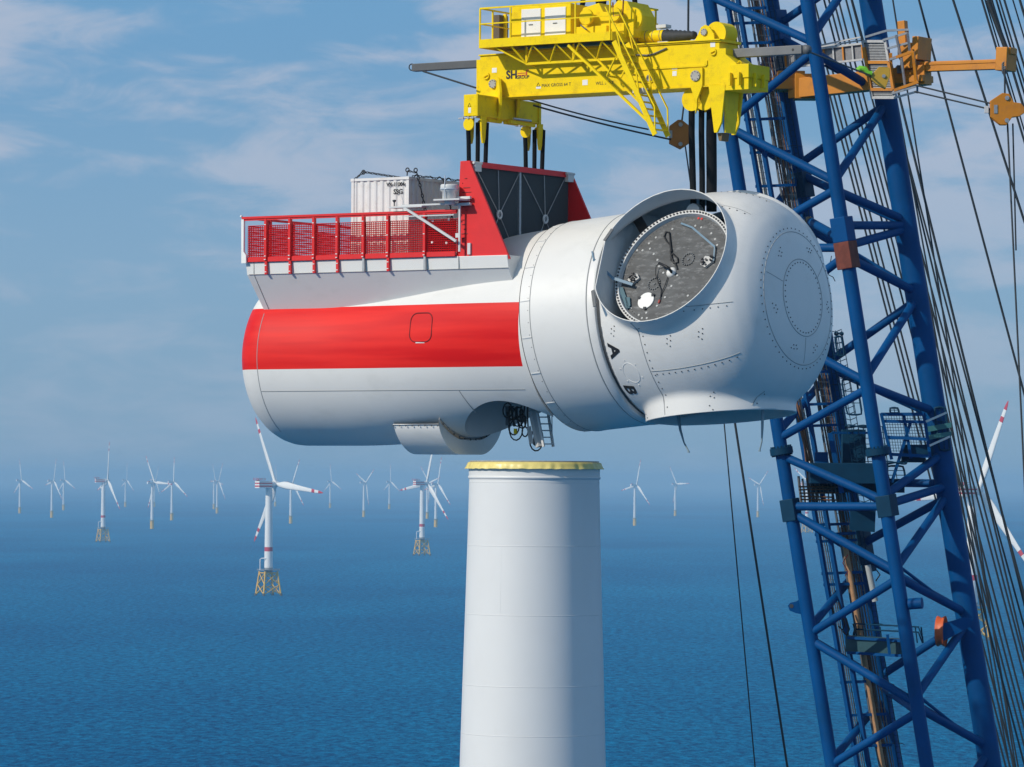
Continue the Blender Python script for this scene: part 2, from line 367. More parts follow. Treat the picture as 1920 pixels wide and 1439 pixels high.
# x, base y, phi (deg, clockwise from up), k (seen width of the rotor disc), kind, label
TURB = [
 (37, 963, -6, .62, 'm', 'hazy monopile wind turbine nearest the picture edge, standing alone left of a closer pair'),
 (97, 971, 20, .50, 'm', 'white monopile wind turbine with one blade up and a fainter turbine close behind it'),
 (119, 957, -4, .60, 'm', 'faint monopile wind turbine half hidden by the blade of a closer one'),
 (193, 1017, 16, .40, 'j', 'jacket wind turbine with yellow lattice foot, its rotor seen nearly edge on, mid distance'),
 (235, 951, 8, .50, 'm', 'faint monopile wind turbine just beyond the jacket turbine with the edge-on rotor'),
 (285, 992, -27, .62, 'm', 'closer monopile wind turbine whose level blade reaches to its neighbour'),
 (289, 951, 34, .45, 'm', 'very faint wind turbine hidden behind the mast of a closer monopile turbine'),
 (322, 976, 6, .66, 'm', 'monopile wind turbine with upright blade beside the one with a level blade'),
 (401, 955, -18, .45, 'm', 'fainter of two overlapping far monopile wind turbines in the open gap'),
 (407, 963, 30, .50, 'm', 'clearer of two overlapping far monopile wind turbines in the open gap'),
 (503, 1117, -23, .66, 'j', 'nearest jacket wind turbine below the red nacelle, one blade pointing level'),
 (516, 950, -2, .5, 'm', 'very faint wind turbine just behind the nearest jacket turbine'),
 (545, 982, 28, .66, 'm', 'monopile wind turbine crossing the level blade of the nearest jacket turbine'),
 (619, 953, -3, .62, 'm', 'faint wind turbine standing past the tip of the level blade'),
 (682, 970, 55, .50, 'm', 'monopile wind turbine with its lowest blade hanging straight down in front of its mast'),
 (730, 955, 2, .55, 'm', 'faint wind turbine between two clearer ones under the nacelle belly'),
 (791, 1042, 21, .62, 'j', 'jacket wind turbine with helideck just beside the white turbine tower'),
 (801, 973, -44, .5, 'm', 'monopile wind turbine directly behind the mast of a jacket turbine'),
 (817, 989, 18, .55, 'm', 'monopile wind turbine closest to the edge of the big white tower'),
 (1190, 986, 18, .60, 'm', 'single monopile wind turbine on the open sea between white tower and crane'),
 (1266, 968, -32, .55, 'm', 'faint wind turbine between the lone monopile turbine and the crane'),
 (1421, 970, 50, .50, 'm', 'faint wind turbine just before the blue crane boom'),
 (1513, 1000, 60, .50, 'j', 'far jacket wind turbine seen through the blue crane lattice'),
 (1822, 1200, 24, .74, 'j', 'large close wind turbine behind the crane chord and steel ropes'),
]
for (x, by, phi, k, kd, lab) in TURB:
    hor = 899.5 + 0.006 * (x - 960)
    d = FPX * CAM_H / (by - hor)
    p = W(x, by, d); p.z = 0
    if x < 1400 and kd == 'j': d0 = 0
    a = math.asin(k) + math.atan((x - 960) / FPX) * 0
    root = thing('wind_turbine', lab, 'wind turbine', Matrix.Translation(p), 'wind turbines of the surrounding offshore farm')
    M = frame((0, 0, 0), (math.cos(a), math.sin(a), 0), (-math.sin(a), math.cos(a), 0), (0, 0, 1))
    fw = Vector((math.cos(a), math.sin(a), 0))
    if kd == 'j':
        link('tower', tJ, root); link('nacelle', nJ, root, mw=Matrix.Translation((0, 0, 95.2)) @ M)
        link('helicopter_deck', hJ, root, mw=Matrix.Translation((0, 0, 95.2)) @ M)
        link('jacket_foundation', jM, root, mw=Matrix.Rotation(0.5, 4, 'Z')); link('pile_sleeves', jF, root, mw=Matrix.Rotation(0.5, 4, 'Z'))
        link('work_platform', pJ, root, mw=Matrix.Rotation(0.5, 4, 'Z')); link('davit_crane', dJ, root)
        rotor_parts(root, Vector((0, 0, 95.6)) + fw * 7.4, a, R(phi), 61, HUB_M, BL_J)
    else:
        link('tower', tM, root); link('nacelle', nM, root, mw=Matrix.Translation((0, 0, 90)) @ M)
        link('transition_piece', mpM, root); link('service_platform', mlM, root); link('boat_landing', btM, root)
        rotor_parts(root, Vector((0, 0, 90.3)) + fw * 5.4, a, R(phi), 58, HUB_M, BL_M)
# ------------------------------------------------------------------ materials of the near things
def stripe_mat():
    m = WHITE.copy(); m.name = 'canopy_livery'; t = m.node_tree; b = t.nodes['Principled BSDF']; n_, l_ = t.nodes.new, t.links.new
    src = b.inputs['Base Color'].links[0].from_socket
    co = n_('ShaderNodeTexCoord'); sp = n_('ShaderNodeSeparateXYZ'); l_(co.outputs['Object'], sp.inputs[0])
    def cmp(a, op, v, s=None):
        x = n_('ShaderNodeMath'); x.operation = op; l_(a, x.inputs[0]); x.inputs[1].default_value = v; return x.outputs[0]
    def mul(a, b_):
        x = n_('ShaderNodeMath'); x.operation = 'MULTIPLY'; l_(a, x.inputs[0]); l_(b_, x.inputs[1]); return x.outputs[0]
    f = mul(mul(cmp(sp.outputs[2], 'GREATER_THAN', 4.25), cmp(sp.outputs[2], 'LESS_THAN', 6.6)), cmp(sp.outputs[0], 'LESS_THAN', 1.72))
    mm = n_('ShaderNodeMix'); mm.data_type = 'RGBA'; l_(f, mm.inputs[0]); l_(src, mm.inputs[6])
    nz = n_('ShaderNodeTexNoise'); nz.inputs['Scale'].default_value = 1.0; nz.inputs['Detail'].default_value = 6; mpz = n_('ShaderNodeMapping'); mpz.inputs['Scale'].default_value = (.16, 1.2, 2.6); mpz.inputs['Rotation'].default_value = (0, .05, 0); l_(co.outputs['Object'], mpz.inputs[0]); l_(mpz.outputs[0], nz.inputs[0]); rr_ = n_('ShaderNodeMapRange'); rr_.inputs[3].default_value = .35; rr_.inputs[4].default_value = .62; l_(nz.outputs[0], rr_.inputs[0]); l_(rr_.outputs[0], b.inputs['Roughness'])
    rp = n_('ShaderNodeValToRGB'); rp.color_ramp.elements[0].position = .35; rp.color_ramp.elements[1].position = .7
    rp.color_ramp.elements[0].color = (0.66, 0.006, 0.006, 1); rp.color_ramp.elements[1].color = (0.84, 0.022, 0.014, 1); l_(nz.outputs[0], rp.inputs[0])
    l_(rp.outputs[0], mm.inputs[7]); l_(mm.outputs[2], b.inputs['Base Color']); b.inputs['Roughness'].default_value = 0.5; b.inputs['Specular IOR Level'].default_value = 0.25
    return m
LIVERY = stripe_mat()
RED = mat('red_paint', (0.72, 0.010, 0.012), 0.45, vary=0.06, vscale=2)
SEAM = mat('seam_shadow_gap', (0.34, 0.35, 0.35), 0.7, vary=0.02)
SEAMD = mat('sealant_dark', (0.05, 0.055, 0.06), 0.7)
BOLT = mat('bolt_dark', (0.06, 0.06, 0.065), 0.5, metal=0.3)
GALV = mat('galvanised_steel', (0.42, 0.43, 0.44), 0.45, metal=0.6, vary=0.15, vscale=8)
LGREY = mat('light_grey_metal', (0.62, 0.63, 0.63), 0.45, vary=0.05)
DGREY = mat('dark_grey_metal', (0.11, 0.12, 0.13), 0.55, vary=0.12, vscale=5)
RAD = mat('radiator_mesh', (0.075, 0.09, 0.10), 0.6, vary=0.12, vscale=30, bump=0.4, bscale=60, stretch=(1, 6, 1))
BLACK = mat('black_sling', (0.008, 0.009, 0.011), 0.8, spec=.12, vary=0.2, vscale=6, bump=0.3, bscale=30)
RUBBER = mat('black_rubber', (0.015, 0.015, 0.017), 0.5)
PLATE = mat('bearing_plate', (0.062, 0.066, 0.07), 0.5, metal=0.1, vary=0.35, vscale=1.6, grime=(0.26, 0.27, 0.28), gscale=2.6, gamt=0.6, stretch=(1, 1, 3))
STEEL = mat('bright_steel', (0.55, 0.56, 0.57), 0.3, metal=0.7)
PWHITE = mat('white_plastic', (0.82, 0.82, 0.8), 0.4)
YEL = mat('yellow_paint', (0.92, 0.66, 0.002), 0.5, vary=0.04, vscale=1.2, grime=(0.52, 0.33, 0.02), gscale=2.6, gamt=0.45, spec=.15)
BLUEG = mat('blue_grey_strap', (0.14, 0.24, 0.33), 0.5)
CONT = mat('container_white', (0.74, 0.74, 0.73), 0.5, vary=0.04, grime=(0.45, 0.36, 0.27), gscale=2.2, gamt=0.3)
YAW = R(33.5); CY, SY = math.cos(YAW), math.sin(YAW)
X_ = Vector((math.cos(YAW), -math.sin(YAW), 0)); Y_ = Vector((math.sin(YAW), math.cos(YAW), 0)); Z_ = Vector((0, 0, 1))
TX = W(1002, 880, 160).x
NF = frame((TX, 160, CAM_H - 0.105), X_, Y_, Z_)
def Xat(px, y):
    """place along the nacelle axis of something y metres off it that is seen at column px"""
    X = 0
    for _ in range(8):
        d = 160 - SY * X + CY * y
        X = (((px - 960) / FPX * d - TX) - SY * y) / CY
    return X
def Zat(py, X, y, px=1000):
    d = 160 - SY * X + CY * y
    return (899.5 + .006 * (px - 960) - py) / FPX * d + 0.105

nac = thing('turbine_nacelle', 'huge white turbine nacelle with red band and open blade holes, hanging in the air', 'nacelle', NF)
# ---- canopy
def sec(X):
    t = min(1, max(0, (X + 8) / 9.9)); t = t * t * (3 - 2 * t)
    return 4.73 + 1.02 * t, 3.36 + 0.40 * t
def ys(X, z, off=0.0):
    zc, r = sec(X); return -math.sqrt(max(0, r * r - (z - zc) ** 2)) - off
xs = []
cap = 1.5
for k in range(9):
    a = math.pi / 2 * k / 9; xs.append((-10.54 - cap * math.cos(a) * 1.0, math.sin(a) ** 0.46 if k else 0.0))
xs = [(x, f) for x, f in xs]; xs += [(-10.54 + i * 12.5 / 48, 1.0) for i in range(49)]
mb = MB(); n = 144; vs = []
for x, f in xs:
    zc, r = sec(x)
    for i in range(n):
        t = 2 * math.pi * i / n; vs.append((x, r * f * math.cos(t), zc + r * f * math.sin(t)))
fs = []
for k in range(len(xs) - 1):
    for i in range(n):
        j = (i + 1) % n; fs.append((k * n + i, (k + 1) * n + i, (k + 1) * n + j, k * n + j))
fs.append(tuple((len(xs) - 1) * n + i for i in range(n)))
mb.add(vs, fs, 0, True)
canopy = mb.obj('canopy', LIVERY, nac)
bmx = bmesh.new(); bmx.from_mesh(canopy.data); bmesh.ops.remove_doubles(bmx, verts=bmx.verts, dist=1e-4); bmesh.ops.recalc_face_normals(bmx, faces=bmx.faces); bmx.to_mesh(canopy.data); bmx.free()
cut = MB(); cut.lathe([(0, -1), (2.62, -1), (2.62, 3.95), (0, 3.95)], 96)
cu = cut.obj('cutter', LIVERY, nac)
bmx = bmesh.new(); bmx.from_mesh(cu.data); bmesh.ops.remove_doubles(bmx, verts=bmx.verts, dist=1e-4); bmesh.ops.recalc_face_normals(bmx, faces=bmx.faces); bmx.to_mesh(cu.data); bmx.free()
mo = canopy.modifiers.new('b', 'BOOLEAN'); mo.operation = 'DIFFERENCE'; mo.object = cu; mo.solver = 'EXACT'
bpy.context.view_layer.update()
me = bpy.data.meshes.new_from_object(canopy.evaluated_get(bpy.context.evaluated_depsgraph_get()))
canopy.modifiers.clear(); canopy.data = me; bpy.data.objects.remove(cu)
bmx = bmesh.new(); bmx.from_mesh(me)
for e_ in bmx.edges:
    if len(e_.link_faces) == 2 and e_.calc_face_angle(0) > R(25): e_.smooth = False
bmx.to_mesh(me); bmx.free()
# ---- seams of the canopy panels
def seam(pts, name='panel_seam', r=0.016, m=SEAM, parent=nac, n=5):
    s = MB(); s.path(pts, r, n); return s.obj(name, m, parent)
seam([(X, ys(X, 3.42), 3.42) for X in np.arange(-10.5, 1.85, .4)])
seam([(-10.50, ys(-10.50, z, .0), z) for z in np.arange(1.9, 6.5, .15)])
seam([(-1.4 + (3.4 - z) * .30, ys(-1.4, z), z) for z in np.arange(2.6, 3.42, .1)])
x0, x1, z0, z1, rc = Xat(774, -3.3), Xat(817, -3.3), 5.20, 6.28, .28
hp = []
for (cx, cz, a0) in ((x1 - rc, z1 - rc, 0), (x0 + rc, z1 - rc, 90), (x0 + rc, z0 + rc, 180), (x1 - rc, z0 + rc, 270)):
    for k in range(6):
        a = R(a0 + k * 18); X, z = cx + rc * math.cos(a), cz + rc * math.sin(a); hp.append((X, ys(X, z, .004), z))
s = MB(); s.path(hp, .022, 5, closed=True); s.obj('hatch_outline', mat('dark_red_gap', (0.16, .004, .006), .7), nac)
s = MB(); s.box(((x0 + x1) / 2, ys(x0, 5.17, .02), 5.17), (.42, .04, .035)); s.obj('hatch_hinge', PWHITE, nac)
# ---- flared deck sides
mb = MB()
pr = [(-2.72, 6.42), (-3.62, 7.86), (-3.66, 8.34), (3.66, 8.34), (3.62, 7.86), (2.72, 6.42)]
xr = [-10.59, -10.81, -10.85, -10.85, -10.81, -10.59]; xf = [1.19, 1.19, 1.14, 1.14, 1.19, 1.19]
vs = [(xr[i], *pr[i]) for i in range(6)] + [(xf[i], *pr[i]) for i in range(6)]
mb.add(vs, [(i, (i + 1) % 6, 6 + (i + 1) % 6, 6 + i) for i in range(6)] + [tuple(range(6))[::-1], tuple(range(6, 12))])
df = mb.obj('deck_fairing', WHITE, nac); bevel(df, .02)
seam([(-10.7, -3.635, 7.87), (1.18, -3.635, 7.87)]); seam([(-1.0, -3.66, 7.87), (-1.0, -3.672, 8.33)])
seam([(-10.45, -3.66, 8.3), (-10.47, -3.63, 7.86), (-10.35, -2.78, 6.5)])
mb = MB(); mb.box((-5.9, 0, 8.36), (9.7, 7.3, .04)); mb.obj('deck_floor', RED, nac)
# ---- railing
YR = 3.78
rail = MB(); rail.box((-5.965, -YR, 10.03), (9.89, .13, .085)); rail.box((-5.965, -YR, 9.955), (9.89, .05, .07)); rail.obj('top_rail', RED, nac)
rail = MB(); rail.box((-5.965, YR, 10.03), (9.89, .13, .085)); rail.obj('top_rail', RED, nac)
rail = MB(); rail.box((-10.87, 0, 10.03), (.12, 2 * YR, .085)); rail.obj('top_rail', RED, nac)
toe = MB(); toe.box((-5.925, -3.71, 8.43), (9.61, .08, .17)); toe.obj('toe_board', RED, nac)
toe = MB(); toe.box((-6.0, 3.71, 8.43), (9.55, .08, .17)); toe.obj('toe_board', RED, nac)
toe = MB(); toe.box((-10.83, 0, 8.43), (.08, 7.3, .17)); toe.obj('toe_board', RED, nac)
PX = [Xat(p, -YR) for p in (496, 541, 586, 630, 679, 725, 794)]
pm = MB(); pm.box((0, .03, 9.2), (.10, .14, 1.62)); pm.box((.0, .055, 8.13), (.10, .09, .55))
for z in (9.75, 9.2, 8.55, 8.42, 8.2, 7.95): pm.box((0, -.045 if z > 8.4 else .005, z), (.075, .02, .03), mi=1)
pmesh = pm.mesh('rail_post', [RED, PWHITE])
pm = MB(); pm.box((0, .03, 9.2), (.10, .14, 1.62)); pm.box((0, .055, 8.13), (.09, .09, .53), mi=1)
for z in (9.75, 9.2, 8.55, 8.42): pm.box((0, -.045, z), (.075, .02, .03), mi=2)
pmesh2 = pm.mesh('rail_post', [RED, GALV, PWHITE])
for i, X in enumerate(PX): link('rail_post', pmesh2 if i in (4, 6) else pmesh, nac, loc=(X, -YR, 0))
for X in PX: link('rail_post', pmesh, nac, mw=Matrix.Translation((X, YR, 0)) @ Matrix.Rotation(math.pi, 4, 'Z'))
for y in (-2.2, -.7, .8, 2.3): link('rail_post', pmesh, nac, mw=Matrix.Translation((-10.83, y, 0)) @ Matrix.Rotation(-math.pi / 2, 4, 'Z'))
for y in (-YR, YR):
    mb = MB(); mb.prism([(0, 8.3), (.22, 8.3), (.22, 8.6), (.1, 8.75), (.1, 9.98), (-.02, 9.98)], (-10.93, y, 0), (1, 0, 0), (0, 0, 1), (0, 1, 0), .1)
    mb.tube((-11.01, y, 10.09), (-10.95, y, 10.09), .05, 8); mb.obj('corner_post', PWHITE, nac)
def wire_panel(o, u, lu, z0, z1, nrm, pitch=.08, th=.034):
    m = MB(); o = Vector(o); u = Vector(u); nr = Vector(nrm)
    nv = int(lu / pitch)
    for i in range(nv + 1):
        c = o + u * (i * lu / nv); m.add([c + u * a + nr * b + Vector((0, 0, z)) for z in (z0, z1) for a, b in ((-th / 2, 0), (th / 2, 0), (0, th * .8))], [(0, 1, 4, 3), (1, 2, 5, 4), (2, 0, 3, 5)])
    nh = int((z1 - z0) / pitch)
    for i in range(nh + 1):
        z = z0 + i * (z1 - z0) / nh; c = o + Vector((0, 0, z)); e_ = c + u * lu
        m.add([p + Vector((0, 0, a)) + nr * b for p in (c, e_) for a, b in ((-th / 2, 0), (th / 2, 0), (0, th * .8))], [(0, 1, 4, 3), (1, 2, 5, 4), (2, 0, 3, 5)])
    return m
edges_x = [-10.78] + PX + [Xat(856, -YR)]
for a, b in zip(edges_x, edges_x[1:]):
    if b - a < .1: continue
    wire_panel((a + .06, -YR + .1, 0), (1, 0, 0), b - a - .12, 8.52, 9.72, (0, -1, 0)).obj('wire_mesh_panel', RED, nac)
    wire_panel((a + .06, YR - .1, 0), (1, 0, 0), b - a - .12, 8.52, 9.72, (0, -1, 0), .11).obj('wire_mesh_panel', RED, nac)
for a, b in zip([-3.6, -2.2, -.7, .8, 2.3], [-2.2, -.7, .8, 2.3, 3.6]):
    wire_panel((-10.78, a + .06, 0), (0, 1, 0), b - a - .12, 8.52, 9.72, (1, 0, 0), .11).obj('wire_mesh_panel', RED, nac)
# ---- cooler with its two side panels
for y in (-3.56, 3.38):
    mb = MB(); mb.prism([(-1.16, 8.16), (1.22, 8.2), (-.58, 11.84), (-.99, 11.86)], (0, y, 0), (1, 0, 0), (0, 0, 1), (0, 1, 0), .09)
    mb.obj('cooler_side_panel', RED, nac)
mb = MB()
for k in range(14): mb.tube((-.83 + rnd.uniform(-.1, .35), -3.6, 9 + k * .17), (-.83 + rnd.uniform(-.1, .2), -3.615, 9 + k * .17), .018, 6)
mb.obj('rivets', mat('dark_red_rivet', (.22, .01, .01), .5), nac, kind='stuff')
for y0, y1 in ((-3.5, -.16), (-.06, 3.32)):
    mb = MB(); mb.box((-.80, (y0 + y1) / 2, 10.0), (.22, y1 - y0 - .04, 3.36))
    nfin = 60
    for k in range(nfin):
        y = y0 + .1 + (y1 - y0 - .2) * k / (nfin - 1); mb.box((-.68, y, 10.0), (.03, .022, 3.3))
    mb.obj('cooler_core', RAD, nac)
mb = MB(); mb.box((-.67, -.11, 9.98), (.08, .13, 3.4)); mb.obj('cooler_mullion', GALV, nac)
mb = MB(); mb.box((-.74, -.09, 11.80), (.34, 7.02, .13)); mb.box((-.58, -.09, 11.70), (.05, 6.95, .08)); mb.obj('cooler_top_beam', RED, nac)
for y in (-3.2, 3.15):
    mb = MB(); mb.box((-.54, y, 11.66), (.16, .42, .34)); mb.tube((-.48, y - .3, 11.8), (-.48, y + .25, 11.8), .05, 8); mb.obj('lashing_clamp', LGREY, nac)
for yc in (-1.60, 1.55):
    mb = MB(); mb.lathe([(.14 + .045 * math.cos(a), .045 * math.sin(a)) for a in np.linspace(0, 2 * math.pi, 9)[:-1]], 20, Matrix.Translation((-.58, yc, 9.98)) @ Matrix.Rotation(R(90), 4, 'Y'), close=True)
    mb.obj('brace_ring', LGREY, nac)
    mb = MB()
    for (a, b) in ((-1.5, 1.6), (1.35, 1.6), (-.05, 1.65), (1.3, -1.6), (-.9, -1.6)):
        mb.tube((-.59, yc, 9.98), (-.61, yc + a, 9.98 + b), .017, 5)
    mb.obj('brace_wire', GALV, nac)
# ---- mast arm, lamp and small fittings on the deck side
ya = -3.95
mb = MB(); mb.box((Xat(800, ya), ya, Zat(388, -4, ya)), (2.4, .07, .06)); mb.box((Xat(760, ya), ya + .15, Zat(391, -4, ya)), (1.5, .5, .05)); mb.box((Xat(803, ya), ya, 9.86), (2.2, .04, .04)); mb.obj('mast_arm', LGREY, nac)
mb = MB(); mb.bar((Xat(757, ya), ya - .05, Zat(392, -4, ya)), (Xat(855, ya), ya - .05, Zat(455, -2, ya)), .08, .09); mb.obj('diagonal_strut', LGREY, nac)
mb = MB(); mb.box((Xat(857, ya), ya + .1, 9.35), (.07, .06, 1.7)); mb.box((Xat(853, ya), ya + .1, 9.1), (.14, .06, .16)); mb.obj('arm_bracket', LGREY, nac)
Xl = Xat(841, ya)
mb = MB(); mb.box((Xl + .1, ya, Zat(376, Xl, ya)), (1.15, .75, .06)); mb.box((Xl + .45, ya + .2, Zat(372, Xl, ya)), (.7, .12, .10)); mb.box((Xl + .45, ya + .2, Zat(384, Xl, ya)), (.7, .12, .10)); mb.lathe([(0, 0), (.2, 0), (.2, .18), (0, .18)], 16, Matrix.Translation((Xl, ya, Zat(385, Xl, ya)))); mb.obj('lamp_platform', LGREY, nac)
mb = MB(); zl = Zat(374, Xl, ya)
mb.lathe([(.24, 0), (.26, .02), (.26, .26), (.33, .3), (.33, .50), (.30, .54), (0, .54)], 24, Matrix.Translation((Xl - .02, ya, zl)), mi=0)
mb.lathe([(.335, .33), (.345, .33), (.345, .40), (.335, .40)], 24, Matrix.Translation((Xl - .02, ya, zl)), mi=1, close=True)
mb.tube((Xl, ya - .33, zl), (Xl, ya - .33, zl + .85), .02, 6, mi=1)
mb.obj('obstruction_light', [LGREY, mat('lamp_lens', (.5, .55, .62), .15)], nac)
Xm = Xat(737, ya)
mb = MB(); mb.tube((Xm, ya, Zat(388, Xm, ya)), (Xm, ya, Zat(376, Xm, ya)), .022, 8); mb.lathe([(0, 0), (.02, 0), (.07, .08), (.07, .11), (0, .11)], 12, Matrix.Translation((Xm, ya, Zat(382, Xm, ya)))); mb.obj('wind_sensor', BOLT, nac)
mb = MB(); mb.path([(Xat(757, ya), ya, Zat(388, Xm, ya)), (Xat(750, ya), ya, Zat(370, Xm, ya)), (Xat(747, ya), ya, Zat(352, Xm, ya))], .009, 4); mb.obj('whip_antenna', LGREY, nac)
mb = MB(); mb.box((Xat(879, -3.62), -3.64, Zat(468, -1, -3.6)), (.13, .08, .42)); mb.obj('junction_box', LGREY, nac)
mb = MB()
for (px, py) in ((812, 417), (842, 416), (811, 457), (838, 459)): mb.tube((Xat(px, -3.6), -3.62, Zat(py, -3, -3.6)), (Xat(px, -3.6), -3.70, Zat(py, -3, -3.6)), .045, 10)
mb.obj('gate_knobs', PWHITE, nac, kind='stuff')
mb = MB(); g0, g1 = Xat(800, -3.5), Xat(852, -3.5); mb.box(((g0 + g1) / 2, -3.5, 9.13), (g1 - g0, .04, 1.15)); mb.obj('gate_panel', mat('dark_red_panel', (.20, .008, .012), .5), nac)
# ---- generator drum
TILT = R(5.5)
AX = Vector((math.cos(TILT), 0, math.sin(TILT))); AZ = Vector((-math.sin(TILT), 0, math.cos(TILT))); AO = Vector((1.97, 0, 5.80))
AF = frame(AO, (0, 1, 0), AZ, AX)                 # local x: nacelle Y, y: tilted up, z: along the shaft
AF = frame(AO, (0, 1, 0), AZ * 1.0, AX)
def lat(prof, n=128, mi=0, **k):
    m = MB(); m.lathe(prof, n, AF, mi, **k); return m
RD = 3.93
m = lat([(0, -.12), (3.84, -.12), (3.90, -.08), (3.90, .36), (RD, .40), (RD, 2.80), (RD - .012, 2.81), (RD - .012, 2.85), (RD, 2.86), (RD, 3.10), (3.90, 3.16), (3.74, 3.18), (3.74, 3.32), (0, 3.32)])
for i_, f in enumerate(m.f): pass
dr = m.obj('generator_drum', WHITE, nac)
for f in dr.data.polygons: f.use_smooth = True
dr.modifiers.new('es', 'EDGE_SPLIT').split_angle = R(30)
for sx, rr, mm_ in ((-.10, 3.885, SEAMD), (.38, 3.925, SEAM), (2.83, 3.925, SEAM)):
    m = MB(); m.lathe([(rr + .018 * math.cos(a), sx + .018 * math.sin(a)) for a in np.linspace(0, 2 * math.pi, 7)[:-1]], 128, AF, close=True); m.obj('ring_seam', mm_, nac)
m = MB(); m.lathe([(3.79, 3.19), (3.79, 3.28)], 96, AF); m.obj('labyrinth_gap', SEAMD, nac)
nb = 18
cvm = MB(); cvm.box((-.005, 0, 0), (.03, .035, .40))
bm1 = MB()
for k in range(nb):
    t = 2 * math.pi * (k + .4) / nb; c = AF @ Vector((3.91 * math.cos(t), 3.91 * math.sin(t), .14)); rad = (AF.to_3x3() @ Vector((math.cos(t), math.sin(t), 0))); tan = AX.cross(rad)
    link('joint_cover', cvm.mesh('joint_cover', LGREY) if k == 0 else bpy.data.meshes['joint_cover'], nac, mw=frame(c, rad, tan, AX))
for k in range(54):
    t = 2 * math.pi * k / 54; rad = (AF.to_3x3() @ Vector((math.cos(t), math.sin(t), 0)))
    for sx in (.28,): c = AF @ Vector((3.895 * math.cos(t), 3.895 * math.sin(t), sx)); bm1.tube(c, c + rad * .016, .015, 6)
bm1.obj('joint_bolts', BOLT, nac, kind='stuff')
# ---- rotor hub shell: smooth union of the spinner body and three blade collars
HS = 5.86; HO = AO + AX * HS
HF = frame(HO, (0, 1, 0), AZ, AX)                 # hub coordinates: x = nacelle Y, y = up, z = u along the shaft
RIM, RC = 3.98, 2.75
prof = [(-2.58, 3.80), (-1.9, 3.97), (-1.1, 4.15), (-.3, 4.24), (.5, 4.24), (1.3, 4.15), (1.95, 4.00), (2.45, 3.80), (2.88, 3.50), (3.22, 3.10), (3.46, 2.62), (3.62, 2.1), (3.73, 1.4), (3.79, .7), (3.80, 0.0)]
pu = np.array([p[0] for p in prof]); pr_ = np.array([p[1] for p in prof])
seglen = np.r_[0, np.cumsum(np.hypot(np.diff(pu), np.diff(pr_)))]; tt = np.linspace(0, seglen[-1], 160)
cu_ = np.interp(tt, seglen, pu); cr_ = np.interp(tt, seglen, pr_)
for _ in range(12): cu_[1:-1] = (cu_[:-2] + 2 * cu_[1:-1] + cu_[2:]) / 4; cr_[1:-1] = (cr_[:-2] + 2 * cr_[1:-1] + cr_[2:]) / 4
GU = np.linspace(-3.6, 4.0, 191); GR = np.linspace(0, 5.8, 146)
gu_, gr_ = np.meshgrid(GU, GR, indexing='ij')
poly_u = np.r_[cu_]; poly_r = np.r_[cr_]
dm = np.full(gu_.shape, 99.0)
for a in range(len(poly_u) - 1):
    ax, ay, bx, by = poly_u[a], poly_r[a], poly_u[a + 1], poly_r[a + 1]; ex, ey = bx - ax, by - ay
    t_ = np.clip(((gu_ - ax) * ex + (gr_ - ay) * ey) / (ex * ex + ey * ey + 1e-12), 0, 1)
    dm = np.minimum(dm, np.hypot(gu_ - ax - t_ * ex, gr_ - ay - t_ * ey))
rin = np.interp(gu_, cu_, cr_); inside = (gu_ < 3.80) & (gr_ < rin)
dm = np.where(inside, -dm, dm)
def body_sdf(P):
    r_ = np.hypot(P[..., 0], P[..., 1]); u = P[..., 2]
    fi = np.clip((u - GU[0]) / (GU[1] - GU[0]), 0, len(GU) - 1.001); fj = np.clip((r_ - GR[0]) / (GR[1] - GR[0]), 0, len(GR) - 1.001)
    i = fi.astype(int); j = fj.astype(int); a = fi - i; b = fj - j
    d = dm[i, j] * (1 - a) * (1 - b) + dm[i + 1, j] * a * (1 - b) + dm[i, j + 1] * (1 - a) * b + dm[i + 1, j + 1] * a * b
    return np.maximum(d, -2.55 - u)
BA = [R(152.5), R(268.5), R(33)]
def smin(a, b, k):
    h = np.clip(.5 + .5 * (b - a) / k, 0, 1); return b + (a - b) * h - k * h * (1 - h)
def hub_sdf(P):
    d = body_sdf(P); cs = None
    for a in BA:
        h = P[..., 0] * math.cos(a) + P[..., 1] * math.sin(a); t_ = -P[..., 0] * math.sin(a) + P[..., 1] * math.cos(a)
        c = np.maximum(np.hypot(t_, P[..., 2]) - RC, np.maximum(-h, h - 4.5))
        cs = c if cs is None else smin(cs, c, .08)
    return np.maximum(smin(d, cs, .14), -2.55 - P[..., 2])
